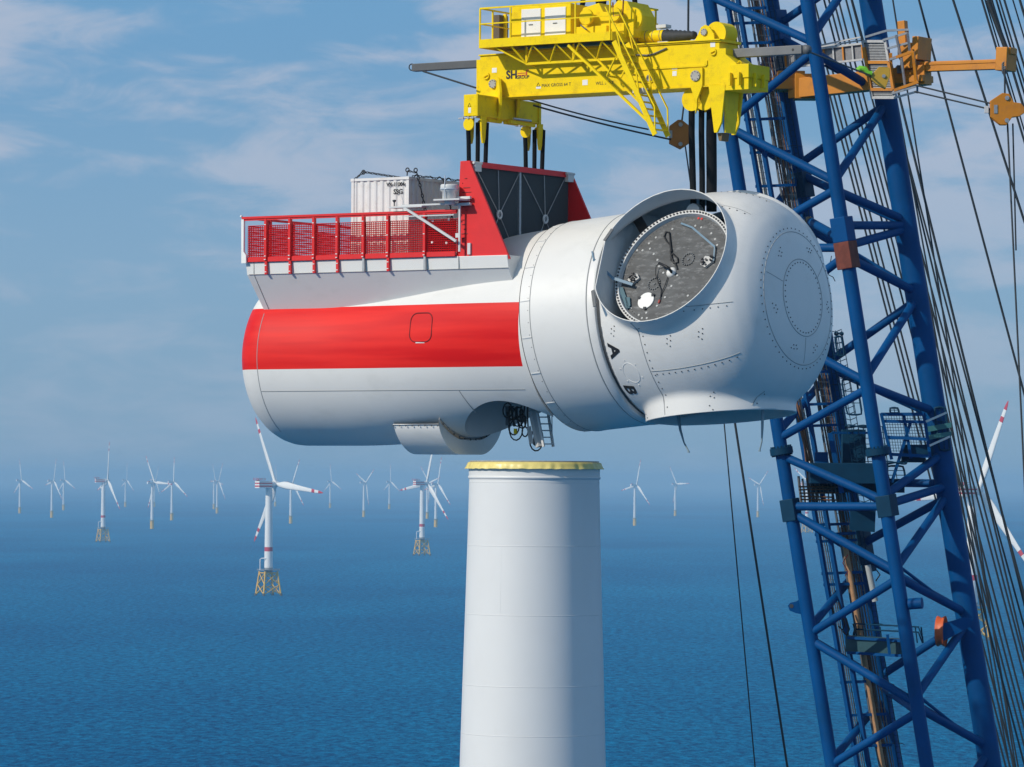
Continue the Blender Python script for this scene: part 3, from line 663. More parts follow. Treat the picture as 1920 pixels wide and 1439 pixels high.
def surf_nets(f, lo, hi, h):
    ax = [np.arange(lo[i], hi[i] + h, h) for i in range(3)]
    G = np.stack(np.meshgrid(*ax, indexing='ij'), -1); F = f(G); sg = F < 0
    nx, ny, nz = F.shape; acc = np.zeros((nx - 1, ny - 1, nz - 1, 3)); cnt = np.zeros((nx - 1, ny - 1, nz - 1))
    cor = [(i, j, k) for i in (0, 1) for j in (0, 1) for k in (0, 1)]
    sl = lambda c: (slice(c[0], nx - 1 + c[0]), slice(c[1], ny - 1 + c[1]), slice(c[2], nz - 1 + c[2]))
    for a in cor:
        for d_ in range(3):
            if a[d_]: continue
            b = list(a); b[d_] = 1; b = tuple(b); A, B = F[sl(a)], F[sl(b)]; m_ = (A < 0) != (B < 0)
            t_ = np.where(m_, A / np.where(A - B == 0, 1, A - B), 0)
            for q in range(3): acc[..., q] += np.where(m_, a[q] + (t_ if q == d_ else 0), 0)
            cnt += m_
    act = cnt > 0; idx = -np.ones(cnt.shape, int); idx[act] = np.arange(act.sum())
    I = np.argwhere(act); V = (acc[act] / cnt[act][:, None] + I) * h + np.array(lo)
    Fc = []
    for d_ in range(3):
        e1, e2 = [(1, 2), (2, 0), (0, 1)][d_]
        s0 = [slice(1, n_ - 1) for n_ in F.shape]; s0[d_] = slice(0, F.shape[d_] - 1); s1 = list(s0); s1[d_] = slice(1, F.shape[d_])
        A, B = sg[tuple(s0)], sg[tuple(s1)]
        for fl in (0, 1):
            E_ = np.argwhere((A & ~B) if not fl else (~A & B))
            off = np.array([1, 1, 1]); off[d_] = 0; E_ = E_ + off
            q = []
            for (a, b) in ((-1, -1), (0, -1), (0, 0), (-1, 0)):
                c = E_.copy(); c[:, e1] += a; c[:, e2] += b; q.append(idx[c[:, 0], c[:, 1], c[:, 2]])
            q = np.stack(q, 1); Fc.append(q if not fl else q[:, ::-1])
    return V, np.concatenate(Fc)
V, Fq = surf_nets(hub_sdf, (-5.2, -5.2, -3.0), (5.2, 5.2, 4.15), 0.075)
def grad(P, e=.01):
    return np.stack([hub_sdf(P + np.eye(3)[i] * e) - hub_sdf(P - np.eye(3)[i] * e) for i in range(3)], -1) / (2 * e)
for _ in range(2):
    g_ = grad(V); V = V - np.clip(hub_sdf(V), -.06, .06)[:, None] * g_ / np.maximum((g_ ** 2).sum(-1, keepdims=True), .3)
me = bpy.data.meshes.new('hub_shell'); me.from_pydata(V.tolist(), [], Fq.tolist())
bmx = bmesh.new(); bmx.from_mesh(me)
for f in bmx.faces: f.smooth = True
bmesh.ops.delete(bmx, geom=[v for v in bmx.verts if v.co.z < -2.58], context='VERTS')
for a in BA:
    dv_ = Vector((math.cos(a), math.sin(a), 0)); tv = Vector((-math.sin(a), math.cos(a), 0))
    fs_ = [f for f in bmx.faces if f.calc_center_median().dot(dv_) > 3.3 and math.hypot(f.calc_center_median().dot(tv), f.calc_center_median().z) < 3.6]
    gm = set(fs_); gm |= {e_ for f in fs_ for e_ in f.edges} | {v for f in fs_ for v in f.verts}
    bmesh.ops.bisect_plane(bmx, geom=list(gm), dist=1e-4, plane_co=dv_ * RIM, plane_no=dv_)
    dl = [f for f in bmx.faces if f.calc_center_median().dot(dv_) > RIM + 1e-4 and math.hypot(f.calc_center_median().dot(tv), f.calc_center_median().z) < 3.4]
    bmesh.ops.delete(bmx, geom=dl, context='FACES')
bmx.to_mesh(me); bmx.free(); me.materials.append(WHITE)
me.transform(HF)
hub = link('hub_shell', me, nac)
so = hub.modifiers.new('skin', 'SOLIDIFY'); so.thickness = 0.032; so.offset = -1
def hpt(u, th, off=0.0):
    """point on the hub skin, u along the shaft, th degrees round it, found by marching outwards"""
    a = R(th); lo, hi = .3, 5.2; rr = np.linspace(5.7, .2, 220); P = np.stack([rr * math.cos(a), rr * math.sin(a), np.full_like(rr, u)], -1); v = hub_sdf(P)
    k = int(np.argmax(v < 0));
    if k == 0: return None
    if rr[k] * max(math.cos(a - b_) for b_ in BA) > RIM - .03: return None
    r1 = rr[k - 1] + (rr[k] - rr[k - 1]) * v[k - 1] / (v[k - 1] - v[k]); p = np.array([r1 * math.cos(a), r1 * math.sin(a), u])
    g_ = grad(p[None])[0]; g_ /= np.linalg.norm(g_) + 1e-9
    return Vector(p + g_ * off), Vector(g_)
def front_pt(r_, th, off=0.0):
    a = R(th); uu = np.linspace(4.1, .5, 170); P = np.stack([np.full_like(uu, r_ * math.cos(a)), np.full_like(uu, r_ * math.sin(a)), uu], -1); v = hub_sdf(P)
    k = int(np.argmax(v < 0)); p = P[k - 1] + (P[k] - P[k - 1]) * v[k - 1] / (v[k - 1] - v[k]); g_ = grad(p[None])[0]; g_ /= np.linalg.norm(g_)
    return Vector(p + g_ * off), Vector(g_)
bolts = MB()
def add_bolt(q, r_=.024):
    if q is None: return
    p, g_ = q; p = HF @ p; g_ = HF.to_3x3() @ g_; bolts.tube(p - g_ * .01, p + g_ * .018, r_, 6)
def hub_seam(qs, r_=.017, m=SEAM, clo=False):
    qs = [q for q in qs if q]
    if len(qs) > 1: s = MB(); s.path([HF @ q[0] for q in qs], r_, 5, closed=clo); s.obj('panel_seam', m, hub)
hub_seam([hpt(-.78, t) for t in np.arange(172, 262, 2.5)])
for t in np.arange(186, 240, 4.2): add_bolt(hpt(-.63, t))
for th, ua, ub in ((213, -.74, 2.85), (183, .9, 2.85), (246, .6, 2.85), (120, 1.2, 2.9), (92, -2.2, 2.9), (300, .8, 2.8)):
    hub_seam([hpt(u, th) for u in np.arange(ua, ub, .15)])
    for u in np.arange(ua + .2, ub - .1, .26): add_bolt(hpt(u, th + 1.9))
for rr, nbm in ((2.42, 56), (1.40, 40)):
    hub_seam([front_pt(rr, t) for t in np.arange(0, 360, 5)], clo=True)
    for k in range(nbm): add_bolt(front_pt(rr + (.13 if rr > 2 else -.12), 360 * k / nbm))
for th in (158, 270, 33): hub_seam([front_pt(r_, th) for r_ in np.arange(1.45, 2.4, .15)], .013)
def cluster(u, th, ptn, front=False):
    for (a, b) in ptn:
        add_bolt((front_pt(u + a, th + math.degrees(b / max(u, .5))) if front else hpt(u + a, th + math.degrees(b / 3.8))), .024)
PT = [(0, 0), (.12, .08), (-.05, .16), (.16, -.08), (.05, .26)]
for (u, th) in ((.35, 197), (1.1, 232), (1.9, 150), (.6, 83), (1.0, 70), (1.6, 196), (-2.05, 189), (-2.1, 243)): cluster(u, th, PT)
for (r_, th) in ((1.95, 125), (1.9, 190), (1.9, 245), (1.9, 290), (1.95, 60), (1.9, 350)): cluster(r_, th, PT, True)
bolts.obj('hub_bolts', BOLT, hub, kind='stuff')
# round service cover between the letters, then the letters themselves
qs = []; cc = hpt(-1.70, 214)
for k in range(28):
    a = 2 * math.pi * k / 28; qs.append(hpt(-1.70 + .36 * math.cos(a), 214 + math.degrees(.40 * math.sin(a) / 3.85)))
s = MB(); s.path([HF @ q[0] for q in qs], .013, 6, closed=True); s.obj('round_cover_rim', WHITE, hub)
s = MB()
for k in range(6):
    a = 2 * math.pi * (k + .3) / 6; q = hpt(-1.70 + .47 * math.cos(a), 214 + math.degrees(.52 * math.sin(a) / 3.85)); p = HF @ q[0]; g_ = HF.to_3x3() @ q[1]; s.tube(p, p + g_ * .02, .024, 8)
s.obj('cover_studs', WHITE, hub, kind='stuff')
INK = mat('black_lettering', (.012, .012, .014), .6)
def hub_letter(ch, u0, th0):
    me_ = text_mesh(ch, .68, .024, .0); bmx = bmesh.new(); bmx.from_mesh(me_); bmesh.ops.subdivide_edges(bmx, edges=bmx.edges, cuts=1)
    for v in bmx.verts:
        q = hpt(u0 + v.co.y * 1.0, th0 + math.degrees(v.co.x * 1.22 / 3.85), .012); v.co = HF @ q[0]
    bmx.to_mesh(me_); bmx.free(); me_.materials.clear(); me_.materials.append(INK); link('letter_marking', me_, hub)
hub_letter('A', -2.17, 201.0); hub_letter('B', -2.17, 225.5)
# ---- blade bearings inside the collars
def bearing(ang, full=True):
    dvv = (HF.to_3x3() @ Vector((math.cos(ang), math.sin(ang), 0))).normalized(); tv = (HF.to_3x3() @ Vector((-math.sin(ang), math.cos(ang), 0))).normalized()
    BFm = frame(HO, AX, tv, dvv) if AX.cross(tv).dot(dvv) > 0 else frame(HO, AX, -tv, dvv)
    h0 = 2.86
    m = MB(); m.lathe([(2.24, h0 - .02), (2.28, h0 + .16), (2.43, h0 + .16), (2.45, h0 + .02), (2.45, h0 - .5)], 128, BFm, smooth=False)
    for f in range(len(m.sm)): m.sm[f] = False
    br = m.obj('blade_bearing', LGREY, nac)
    m = MB()
    for k in range(104):
        t = 2 * math.pi * k / 104; p = BFm @ Vector((2.355 * math.cos(t), 2.355 * math.sin(t), h0 + .155)); m.tube(p, p + dvv * .05, .036, 6)
    for k in range(88):
        t = 2 * math.pi * k / 88; p = BFm @ Vector((2.14 * math.cos(t), 2.14 * math.sin(t), h0)); m.tube(p, p + dvv * .012, .022, 6)
    m.obj('bearing_bolts', BOLT, br, kind='stuff')
    m = MB(); m.lathe([(0, h0), (2.26, h0)], 96, BFm, smooth=False); pl_ = m.obj('bearing_plate', PLATE, br)
    return BFm, dvv, br, h0
for a in BA: 
    r_ = bearing(a)
    if a == BA[0]: BFm, dvv, br, h0 = r_
    if a == BA[1]: B2m, d2v, br2, _ = r_
# locate things on the near plate by where the eye finds them
inv = (NF @ BFm).inverted()
def onp(px, py, lift=0.0):
    o_ = Vector((0, 0, CAM_H)); d_ = (W(px, py, 150) - o_).normalized(); M3 = inv.to_3x3(); o2 = inv @ o_; d2 = M3 @ d_
    t_ = (h0 + lift - o2.z) / d2.z; return o2 + d2 * t_
def bp(px, py, lift=0.0): return BFm @ onp(px, py, lift)
m = MB()
for (px, py) in ((1261, 430), (1230, 446), (1217, 457), (1219, 467), (1205, 470), (1226, 477), (1233, 488), (1304, 424), (1315, 427), (1334, 438), (1341, 449), (1345, 460), (1236, 500), (1244, 512), (1270, 517), (1259, 537), (1232, 574), (1198, 591), (1204, 597), (1213, 597), (1247, 558), (1183, 579), (1290, 555), (1195, 470), (1212, 587)):
    p = bp(px, py); m.tube(p, p + dvv * .015, .042, 10)
m.obj('plate_caps', mat('cap_pale', (.45, .46, .46), .5), br, kind='stuff')
m = MB()
for (px, py) in ((1310, 410), (1316, 411)): p = bp(px, py); m.tube(p, p + dvv * .02, .045, 8)
m.obj('red_caps', RED, br, kind='stuff')
for (px, py) in ((1291, 487), (1227, 533)):
    m = MB(); c = onp(px, py)
    for k in range(16):
        t = 2 * math.pi * k / 16; p = BFm @ Vector((c.x + .24 * math.cos(t), c.y + .24 * math.sin(t), h0)); m.tube(p, p + dvv * .05, .032, 6)
    p = BFm @ Vector((c.x, c.y, h0)); m.tube(p, p + dvv * .03, .05, 10); m.obj('bolt_circle', DGREY, br)
for (px, py, s_) in ((1190, 525, 1), (1328, 493, -1)):
    c = onp(px, py); m = MB()
    m.prism([(-.26, -.10), (-.04, -.24), (.26, -.02), (.14, .18), (-.12, .24)], BFm @ Vector((c.x, c.y, h0 + .06)), BFm.to_3x3() @ Vector((1, 0, 0)), BFm.to_3x3() @ Vector((0, 1, 0)), dvv, .10)
    m.obj('pitch_drive_cover', mat('drive_pale', (.5, .5, .49), .45, vary=.2, vscale=6), br); m = MB()
    for k in range(13):
        p = BFm @ Vector((c.x + rnd.uniform(-.22, .22), c.y + rnd.uniform(-.22, .22), h0 + .1)); m.tube(p, p + dvv * rnd.uniform(.05, .16), .04, 7)
    m.obj('pitch_drive_fittings', BOLT, br, kind='stuff')
c = onp(1212, 565); m = MB(); m.lathe([(0, .05), (.33, .05), (.33, 0)], 36, BFm @ Matrix.Translation((c.x, c.y, h0)), smooth=False); m.obj('round_plate_cover', PWHITE, br)
m = MB()
for k in range(3):
    t = .6 + k * 2.1; m.box(BFm @ Vector((c.x + .33 * math.cos(t), c.y + .33 * math.sin(t), h0 + .06)), (.1, .06, .1))
m.obj('cover_clips', BOLT, br, kind='stuff')
c = onp(1259, 511); m = MB(); m.lathe([(0, .12), (.12, .12), (.20, .03), (.20, 0)], 20, BFm @ Matrix.Translation((c.x, c.y, h0))); m.obj('cable_entry', PWHITE, br)
m = MB(); m.path([bp(1259, 511, .1), bp(1255, 504, .35), bp(1247, 499, .4), bp(1236, 494, .25)], .05, 8)
m.path([bp(1236, 494, .25), bp(1230, 500, .15), bp(1229, 515, .1), bp(1234, 530, .08), bp(1240, 545, .05), bp(1238, 557, .03)], .018, 6)
m.path([bp(1252, 520, .05), bp(1247, 535, .06), bp(1240, 550, .05), bp(1237, 563, .05)], .018, 6)
m.path([bp(1270, 505, .04), bp(1266, 494, .05), bp(1258, 488, .06), bp(1257, 480, .05), bp(1262, 476, .05), bp(1270, 484, .05), bp(1271, 492, .05), bp(1263, 494, .05), bp(1259, 482, .06), bp(1257, 470, .05), bp(1257, 460, .05), bp(1250, 453, .05), bp(1245, 444, .05), bp(1248, 435, .05), bp(1255, 436, .05), bp(1256, 446, .05), bp(1257, 458, .06), bp(1259, 472, .06)], .03, 6)
m.obj('cable', RUBBER, br)
m = MB(); m.path([bp(1237, 563, .03), bp(1235, 569, .03)], .04, 6); m.obj('red_connector', mat('connector_red', (.4, .06, .04), .5), br)
m = MB(); m.bar(bp(1277, 419, .06), bp(1298, 427, .08), .07, .02, dvv); m.bar(bp(1298, 427, .08), bp(1340, 463, .10), .07, .02, dvv); m.bar(bp(1340, 463, .1), bp(1338, 490, .06), .05, .02, dvv); m.obj('lifting_strap', BLUEG, br)
m = MB(); m.bar(bp(1186, 534, .2), bp(1149, 522, .4), .11, .03, dvv); m.bar(bp(1149, 522, .4), bp(1113, 487, 1.1), .10, .03, dvv); m.bar(bp(1113, 487, 1.1), bp(1110, 472, 1.1), .05, .03, dvv); m.obj('guide_arm', BLUEG, br)
for pts in (((1161, 541), (1170, 541), (1183, 580), (1176, 580)), ((1174, 560), (1183, 560), (1184, 575), (1178, 582))):
    m = MB(); q = [onp(*p) for p in pts]; m.prism([(v.x, v.y) for v in q], BFm @ Vector((0, 0, h0 + .05)), BFm.to_3x3() @ Vector((1, 0, 0)), BFm.to_3x3() @ Vector((0, 1, 0)), dvv, .08); m.obj('side_plate', mat('teal_plate', (.05, .13, .17), .5), br)
# fittings seen through the gap above the plate
cc = bp(1303, 398, -.3); m = MB(); m.prism([(-.3, -.5), (.3, -.5), (.3, 0), (.26, .15), (.14, .27), (0, .31), (-.14, .27), (-.26, .15), (-.3, 0)], cc, X_ * 0 + Vector((1, 0, 0)), (0, 0, 1), (0, 1, 0), .3); m.obj('lifting_lug', LGREY, nac)
m = MB()
for a_ in (-.12, .0, .12):
    for b_ in (-.05, -.17): p = cc + Vector((a_, -.16, b_)); m.tube(p, p + Vector((0, -.03, 0)), .03, 8)
m.obj('lug_bolts', BOLT, nac, kind='stuff')
m = MB(); m.bar(bp(1192, 405, -.35), bp(1212, 440, -.25), .35, .15, dvv); m.obj('inner_bracket', mat('rusty_bracket', (.10, .06, .045), .7), br)
# hub core behind the plates keeps the inside dark
m = MB(); m.lathe([(0, -2.6), (1.9, -2.6), (2.1, 0), (1.9, 2.4), (0, 2.4)], 40, HF); m.obj('hub_core', DGREY, nac)
# wedge fins on the collar lips
for (x0_, y0_, x1_, y1_) in ((1133, 452, 1148, 430), (1111, 545, 1115, 575)):
    p, q = bp(x0_, y0_, RIM - h0), bp(x1_, y1_, RIM - h0); m = MB(); m.bar(p, q, .12, .03, dvv); m.obj('collar_lip_guard', DGREY, nac)
# guide pins hanging from the lower collar
for (pts) in (((1272, 778), (1276, 806), (1283, 830), (1292, 847)), ((1430, 768), (1430, 800), (1429, 828), (1425, 845))):
    yy = -.9; P = [(Xat(p[0], yy), yy, Zat(p[1], Xat(p[0], yy), yy, p[0])) for p in pts]
    m = MB(); m.tube(P[0], P[1], .06, 8, .05); m.tube(P[1], P[2], .05, 8, .03); m.tube(P[2], P[3], .03, 8); m.tube(P[3], Vector(P[3]) + Vector((0, 0, -.04)), .05, 8); m.obj('guide_pin', mat('guide_pin_grey', (.22, .30, .34), .5), nac)
# ---- tray under the belly
Xa, Xb, wt = Xat(739, -2.15), Xat(823, -2.15), 2.14
ub = []
for k in range(17): a = math.pi / 2 * k / 16; ub.append((-wt + 1.45 * (1 - math.cos(a)) ** .75, 2.14 - 1.10 * math.sin(a)))
sect = ub + [(-y, z) for y, z in ub[::-1]]
zb = 1.03
nx_ = len(sect); mb = MB(); vs = []
for X in (Xa, Xb):
    for y, z in sect: vs.append((X, y, z))
for X in (Xa, Xb):
    for y, z in sect: vs.append((X, y, z + .001))
mb.add(vs, [(i, i + 1, nx_ + i + 1, nx_ + i) for i in range(nx_ - 1)], 0, True)
mb.add(vs[:nx_] + [(Xa, y, max(z, 4.73 - math.sqrt(3.3 ** 2 - y * y) + .1)) for y, z in sect], [(i, nx_ + i, nx_ + i + 1, i + 1) for i in range(nx_ - 1)])
mb.add(vs[nx_:2 * nx_] + [(Xb, y, max(z, 4.73 - math.sqrt(3.3 ** 2 - y * y) + .1)) for y, z in sect], [(i, i + 1, nx_ + i + 1, nx_ + i) for i in range(nx_ - 1)])
tr = mb.obj('belly_tray', WHITE, nac); tr.modifiers.new('es', 'EDGE_SPLIT').split_angle = R(50)
def zbel(y, X=-4): zc, r_ = sec(X); return zc - math.sqrt(r_ * r_ - y * y)
fl = MB(); fl.path([(Xa - .02, -wt - .02, 2.15), (Xb + .02, -wt - .02, 2.15)] + [(Xb + .02, y, zbel(y, Xb) - .02) for y in np.linspace(-wt, wt, 18)], .028, 6); fl.obj('tray_flange', GALV, tr)
fb = MB()
for k in range(8):
    p = Vector((Xa + (Xb - Xa) * k / 7, -wt - .05, 2.11)); fb.tube(p, p + Vector((0, -.03, -.015)), .026, 7)
for y in np.linspace(-wt + .2, wt - .4, 11):
    p = Vector((Xb + .04, y, zbel(y, Xb) - .08)); fb.tube(p, p + Vector((.04, 0, -.02)), .035, 7)
fb.obj('tray_bolts', DGREY, tr, kind='stuff')
# ---- machinery hanging in the tower opening
def np_(px, py, y=0): X = Xat(px, y); return Vector((X, y, Zat(py, X, y, px)))
m = MB()
for (cx, cy, r_, k0) in ((952, 770, 14, 0), (964, 800, 16, .5), (968, 806, 20, 1), (979, 790, 13, .3), (1008, 820, 17, 0), (1006, 826, 20, .4), (1010, 824, 14, .8), (985, 810, 9, .2), (972, 782, 18, .1), (960, 776, 11, .6)):
    yo = rnd.uniform(-.5, .3); m.path([np_(cx + r_ * .62 * math.cos(a + k0), cy + r_ * math.sin(a + k0), yo + .1 * math.sin(2 * a)) for a in np.linspace(0, 6.28, 15)[:-1]], .028, 6, closed=True)
for x_ in (948, 956, 962, 970, 978, 984, 990): m.path([np_(x_, 762, -.2), np_(x_ + rnd.uniform(-4, 6), 780, -.3), np_(x_ + rnd.uniform(0, 10), 800, -.2)], .03, 6)
m.obj('hanging_cables', RUBBER, nac)
m = MB(); m.tube(np_(952, 762, -.2), np_(953, 798, -.2), .09, 10); m.tube(np_(968, 764, .1), np_(969, 786, .1), .07, 10); m.tube(np_(978, 770, .1), np_(982, 792, .1), .10, 10); m.obj('hydraulic_unit', DGREY, nac)
m = MB(); m.tube(np_(967, 804, -.35), np_(967, 814, -.35), .07, 8); m.obj('yellow_coupling', YEL, nac)
m = MB(); m.bar(np_(998, 772, -.3), np_(1012, 838, -.3), .18, .28, X_); m.bar(np_(992, 800, -.3), np_(997, 832, -.3), .12, .14, X_); m.obj('support_arm', LGREY, nac)
m = MB()
for s_ in (-.0, .0): pass
P0, P1 = np_(1008, 775, -.5), np_(1020, 838, -.5); Q0, Q1 = np_(1028, 775, .1), np_(1038, 838, .1)
m.bar(P0, P1, .07, .09); m.bar(Q0, Q1, .07, .09)
for k in range(5): t = .12 + k * .2; m.bar(P0.lerp(P1, t), Q0.lerp(Q1, t), .10, .05)
m.tube(np_(1035, 770, .2), np_(1036, 824, .2), .02, 6); m.obj('access_ladder', LGREY, nac)
m = MB(); m.box((Xat(1000, 0), 0, 3.75), (4.6, 4.4, .3)); m.obj('yaw_bearing_ring', DGREY, nac)

# ------------------------------------------------------------------ shipping container on the deck
ctr = thing('shipping_container', 'white corrugated shipping container standing across the red railed deck beside the cooler', 'container', NF)
cx0, cx1, cy0, cy1, cz0, cz1 = Xat(656, -2.6), Xat(764, -2.6), -2.6, 3.45, 8.52, Zat(334, -5, -2.6)
def corr(o, u, lu, nrm, z0, z1, pitch=.28, dp=.045):
    m = MB(); o, u, nr = Vector(o), Vector(u), Vector(nrm); pts = []; k = int(lu / pitch); p_ = lu / k
    for i in range(k):
        for a, b in ((0, 0), (.32, 0), (.5, 1), (.82, 1)): pts.append((i * p_ + a * p_, -dp * b))
    pts.append((lu, 0)); vs = [o + u * a + nr * b + Vector((0, 0, z)) for z in (z0, z1) for a, b in pts]; n_ = len(pts)
    m.add(vs, [(i, i + 1, n_ + i + 1, n_ + i) for i in range(n_ - 1)]); return m
corr((cx0 + .1, cy0 + .03, 0), (1, 0, 0), cx1 - cx0 - .2, (0, -1, 0), cz0 + .12, cz1 - .1).obj('corrugated_wall', CONT, ctr)
corr((cx1 - .03, cy0 + .1, 0), (0, 1, 0), cy1 - cy0 - .2, (1, 0, 0), cz0 + .12, cz1 - .1).obj('corrugated_wall', CONT, ctr)
corr((cx0 + .03, cy0 + .1, 0), (0, 1, 0), cy1 - cy0 - .2, (-1, 0, 0), cz0 + .12, cz1 - .1).obj('corrugated_wall', CONT, ctr)
m = MB(); m.box(((cx0 + cx1) / 2, cy1 - .05, (cz0 + cz1) / 2), (cx1 - cx0 - .2, .05, cz1 - cz0 - .2)); m.obj('door_end', CONT, ctr)
m = MB(); m.box(((cx0 + cx1) / 2, (cy0 + cy1) / 2, cz1 - .05), (cx1 - cx0 - .1, cy1 - cy0 - .1, .04)); m.obj('roof', CONT, ctr)
for x in (cx0 + .06, cx1 - .06):
    for y in (cy0 + .06, cy1 - .06):
        m = MB(); m.box((x, y, (cz0 + cz1) / 2), (.12, .12, cz1 - cz0 - .24)); m.obj('corner_post', CONT, ctr)
        for z in (cz0 + .06, cz1 - .06):
            m = MB(); m.box((x, y, z), (.17, .17, .12)); bevel(m.obj('corner_casting', CONT, ctr), .015)
for z in (cz0 + .07, cz1 - .05):
    m = MB()
    for y in (cy0 + .05, cy1 - .05): m.box(((cx0 + cx1) / 2, y, z), (cx1 - cx0 - .24, .09, .10))
    for x in (cx0 + .05, cx1 - .05): m.box((x, (cy0 + cy1) / 2, z), (.09, cy1 - cy0 - .24, .10))
    m.obj('side_rail', CONT, ctr)
cxc = cx1 - .62
put_text('container_marking', 'VX-11004', .20, frame((cxc, cy0 + .015, cz1 - .28), (1, 0, 0), (0, 0, 1), (0, -1, 0)), INK, ctr, .006)
put_text('container_marking', 'SSG', .26, frame((cxc + .12, cy0 + .015, cz1 - .56), (1, 0, 0), (0, 0, 1), (0, -1, 0)), INK, ctr, .006)
CHAIN = mat('chain_black', (.03, .03, .035), .5, metal=.4)
def chain(pts, name, r_=.045):
    pts = [Vector(p) for p in pts]; m = MB(); acc_ = 0
    for a, b in zip(pts, pts[1:]):
        l_ = (b - a).length; k = max(1, int(l_ / .13))
        for i in range(k):
            c = a.lerp(b, (i + .5) / k); d_ = (b - a).normalized(); s_ = d_.orthogonal().normalized() if i % 2 else d_.cross(d_.orthogonal()).normalized()
            m.path([c + d_ * .085 * math.cos(t) + s_ * .04 * math.sin(t) for t in np.linspace(0, 6.283, 9)[:-1]], .018, 4, closed=True)
    return m.obj(name, CHAIN, ctr)
zt_ = cz1
chain([(cx0 + .08, cy0 + .05, zt_ - .05), (cx0 + .42, cy0 + .2, zt_ + .26), (cx0 + 1.0, .2, zt_ + .10), (cx0 + 1.25, .6, zt_ + .03)], 'lifting_chain')
chain([(cx1 - .12, cy0 + .05, zt_ + .02), (cx1 - .1, cy0 + .05, zt_ + .22), (cx1 + .12, cy0 + .35, zt_ + .16), (cx1 + .16, cy0 + .6, zt_ - .5), (cx1 + .16, cy0 + 1.1, zt_ - 1.9)], 'lifting_chain')
chain([(cx1 + .1, cy0 + 2.1, zt_ + .05), (cx1 + .14, cy0 + 2.5, zt_ - .7), (cx1 + .14, cy0 + 2.8, zt_ - 1.9)], 'lifting_chain')
chain([(cx1 - .05, y, zt_ + .06 + .05 * math.sin(y * 9)) for y in np.linspace(cy0 + .3, cy1, 20)], 'lifting_chain')
for (x, y) in ((cx0 + .42, cy0 + .2), (cx1 - .1, cy0 + .05), (cx1 + .1, cy0 + .3)):
    m = MB(); m.lathe([(.075 + .024 * math.cos(a), .024 * math.sin(a)) for a in np.linspace(0, 6.283, 7)[:-1]], 14, Matrix.Translation((x, y, zt_ + .25)) @ Matrix.Rotation(R(90), 4, 'X'), close=True); m.obj('shackle', CHAIN, ctr)
# ------------------------------------------------------------------ turbine tower
TM = mat('tower_paint', (0.72, 0.73, 0.73), 0.42, vary=0.015, vscale=0.5, grime=(0.58, 0.58, 0.57), gscale=0.7, gamt=0.12)
twr = thing('turbine_tower', 'thick pale tower of welded rings with yellow covered top, below the nacelle', 'tower', Matrix.Translation((TX, 160, 0)))
def zt(py): return W(1002, py, 160).z
WELD = mat('weld_paint', (0.68, 0.69, 0.69), 0.5, vary=.02)
joints = [(868, 2.46, 2.46), (899, 2.46, 2.44), (1023, 2.50, 2.50), (1151, 2.57, 2.57), (1283, 2.65, 2.65), (1374, 2.70, 2.70), (1500, 2.77, 2.77), (1640, 2.84, 2.84), (1800, 2.9, 2.9)]
for (pa, _, ra), (pb, rb, _) in zip(joints, joints[1:]):
    m = MB(); za, zb_ = zt(pa), zt(pb); m.lathe([(ra, za), (rb, zb_)], 128); m.obj('tower_ring', TM, twr)
m = MB(); m.lathe([(2.92, zt(1800) - .05), (3.6, 12), (3.6, -3)], 96); m.obj('lower_tower', TM, twr)
for pa, ra, _ in joints[2:]:
    m = MB(); z = zt(pa); m.lathe([(ra - .02, z - .03), (ra + .003, z - .014), (ra + .005, z), (ra + .003, z + .014), (ra - .02, z + .03)], 128); m.obj('weld_seam', WELD, twr)
z = zt(899); m = MB(); m.lathe([(2.44, z + .12), (2.485, z + .10), (2.485, z + .02), (2.44, z), (2.44, z - .1), (2.455, z - .12), (2.44, z - .14)], 128); m.obj('flange_band', TM, twr)
for pa, pb, a in ((1024, 1150, R(-119)), (1284, 1373, R(-121))):
    m = MB(); za, zb_ = zt(pa), zt(pb); ra, rb = 2.497, 2.567
    if pa > 1200: ra, rb = 2.645, 2.697
    m.path([((ra + (rb - ra) * t) * math.cos(a), (ra + (rb - ra) * t) * math.sin(a), za + (zb_ - za) * t) for t in (0, .5, 1)], .007, 4); m.obj('vertical_weld', WELD, twr)
z = zt(868)
m = MB(); m.lathe([(2.42, z + .03), (2.42, z - .1)], 96); m.lathe([(0, z + .02), (2.38, z + .02)], 96); m.obj('top_cover_disc', DGREY, twr)
m = MB(); m.lathe([(2.40 + .03 * math.cos(a), z + .04 + .03 * math.sin(a)) for a in np.linspace(0, 6.283, 7)[:-1]], 96, close=True); m.obj('cover_edge', mat('worn_alu', (.35, .34, .32), .5, vary=.3, vscale=6), twr)
m = MB(); n = 220; vs = []
for k, (r_, dz) in enumerate(((2.44, .02), (2.50, -.01), (2.53, -.09), (2.56, -.17), (2.60, -.235))):
    for i in range(n):
        t = 2 * math.pi * i / n; wv = .5 * math.sin(t * 31 + 1.2 * math.sin(t * 5)) + .35 * math.sin(t * 47 + 2) + .25 * math.sin(t * 17 + .7)
        rr = r_ + .035 * wv * (k / 4) ** .7; vs.append((rr * math.cos(t), rr * math.sin(t), z + dz + .012 * wv * (k == 4)))
m.add(vs, [(k * n + i, k * n + (i + 1) % n, (k + 1) * n + (i + 1) % n, (k + 1) * n + i) for k in range(4) for i in range(n)], 0, True)
m.obj('yellow_tarpaulin', mat('yellow_tarp', (0.80, 0.66, 0.22), 0.35, vary=0.12, vscale=3, bump=.3, bscale=6), twr)

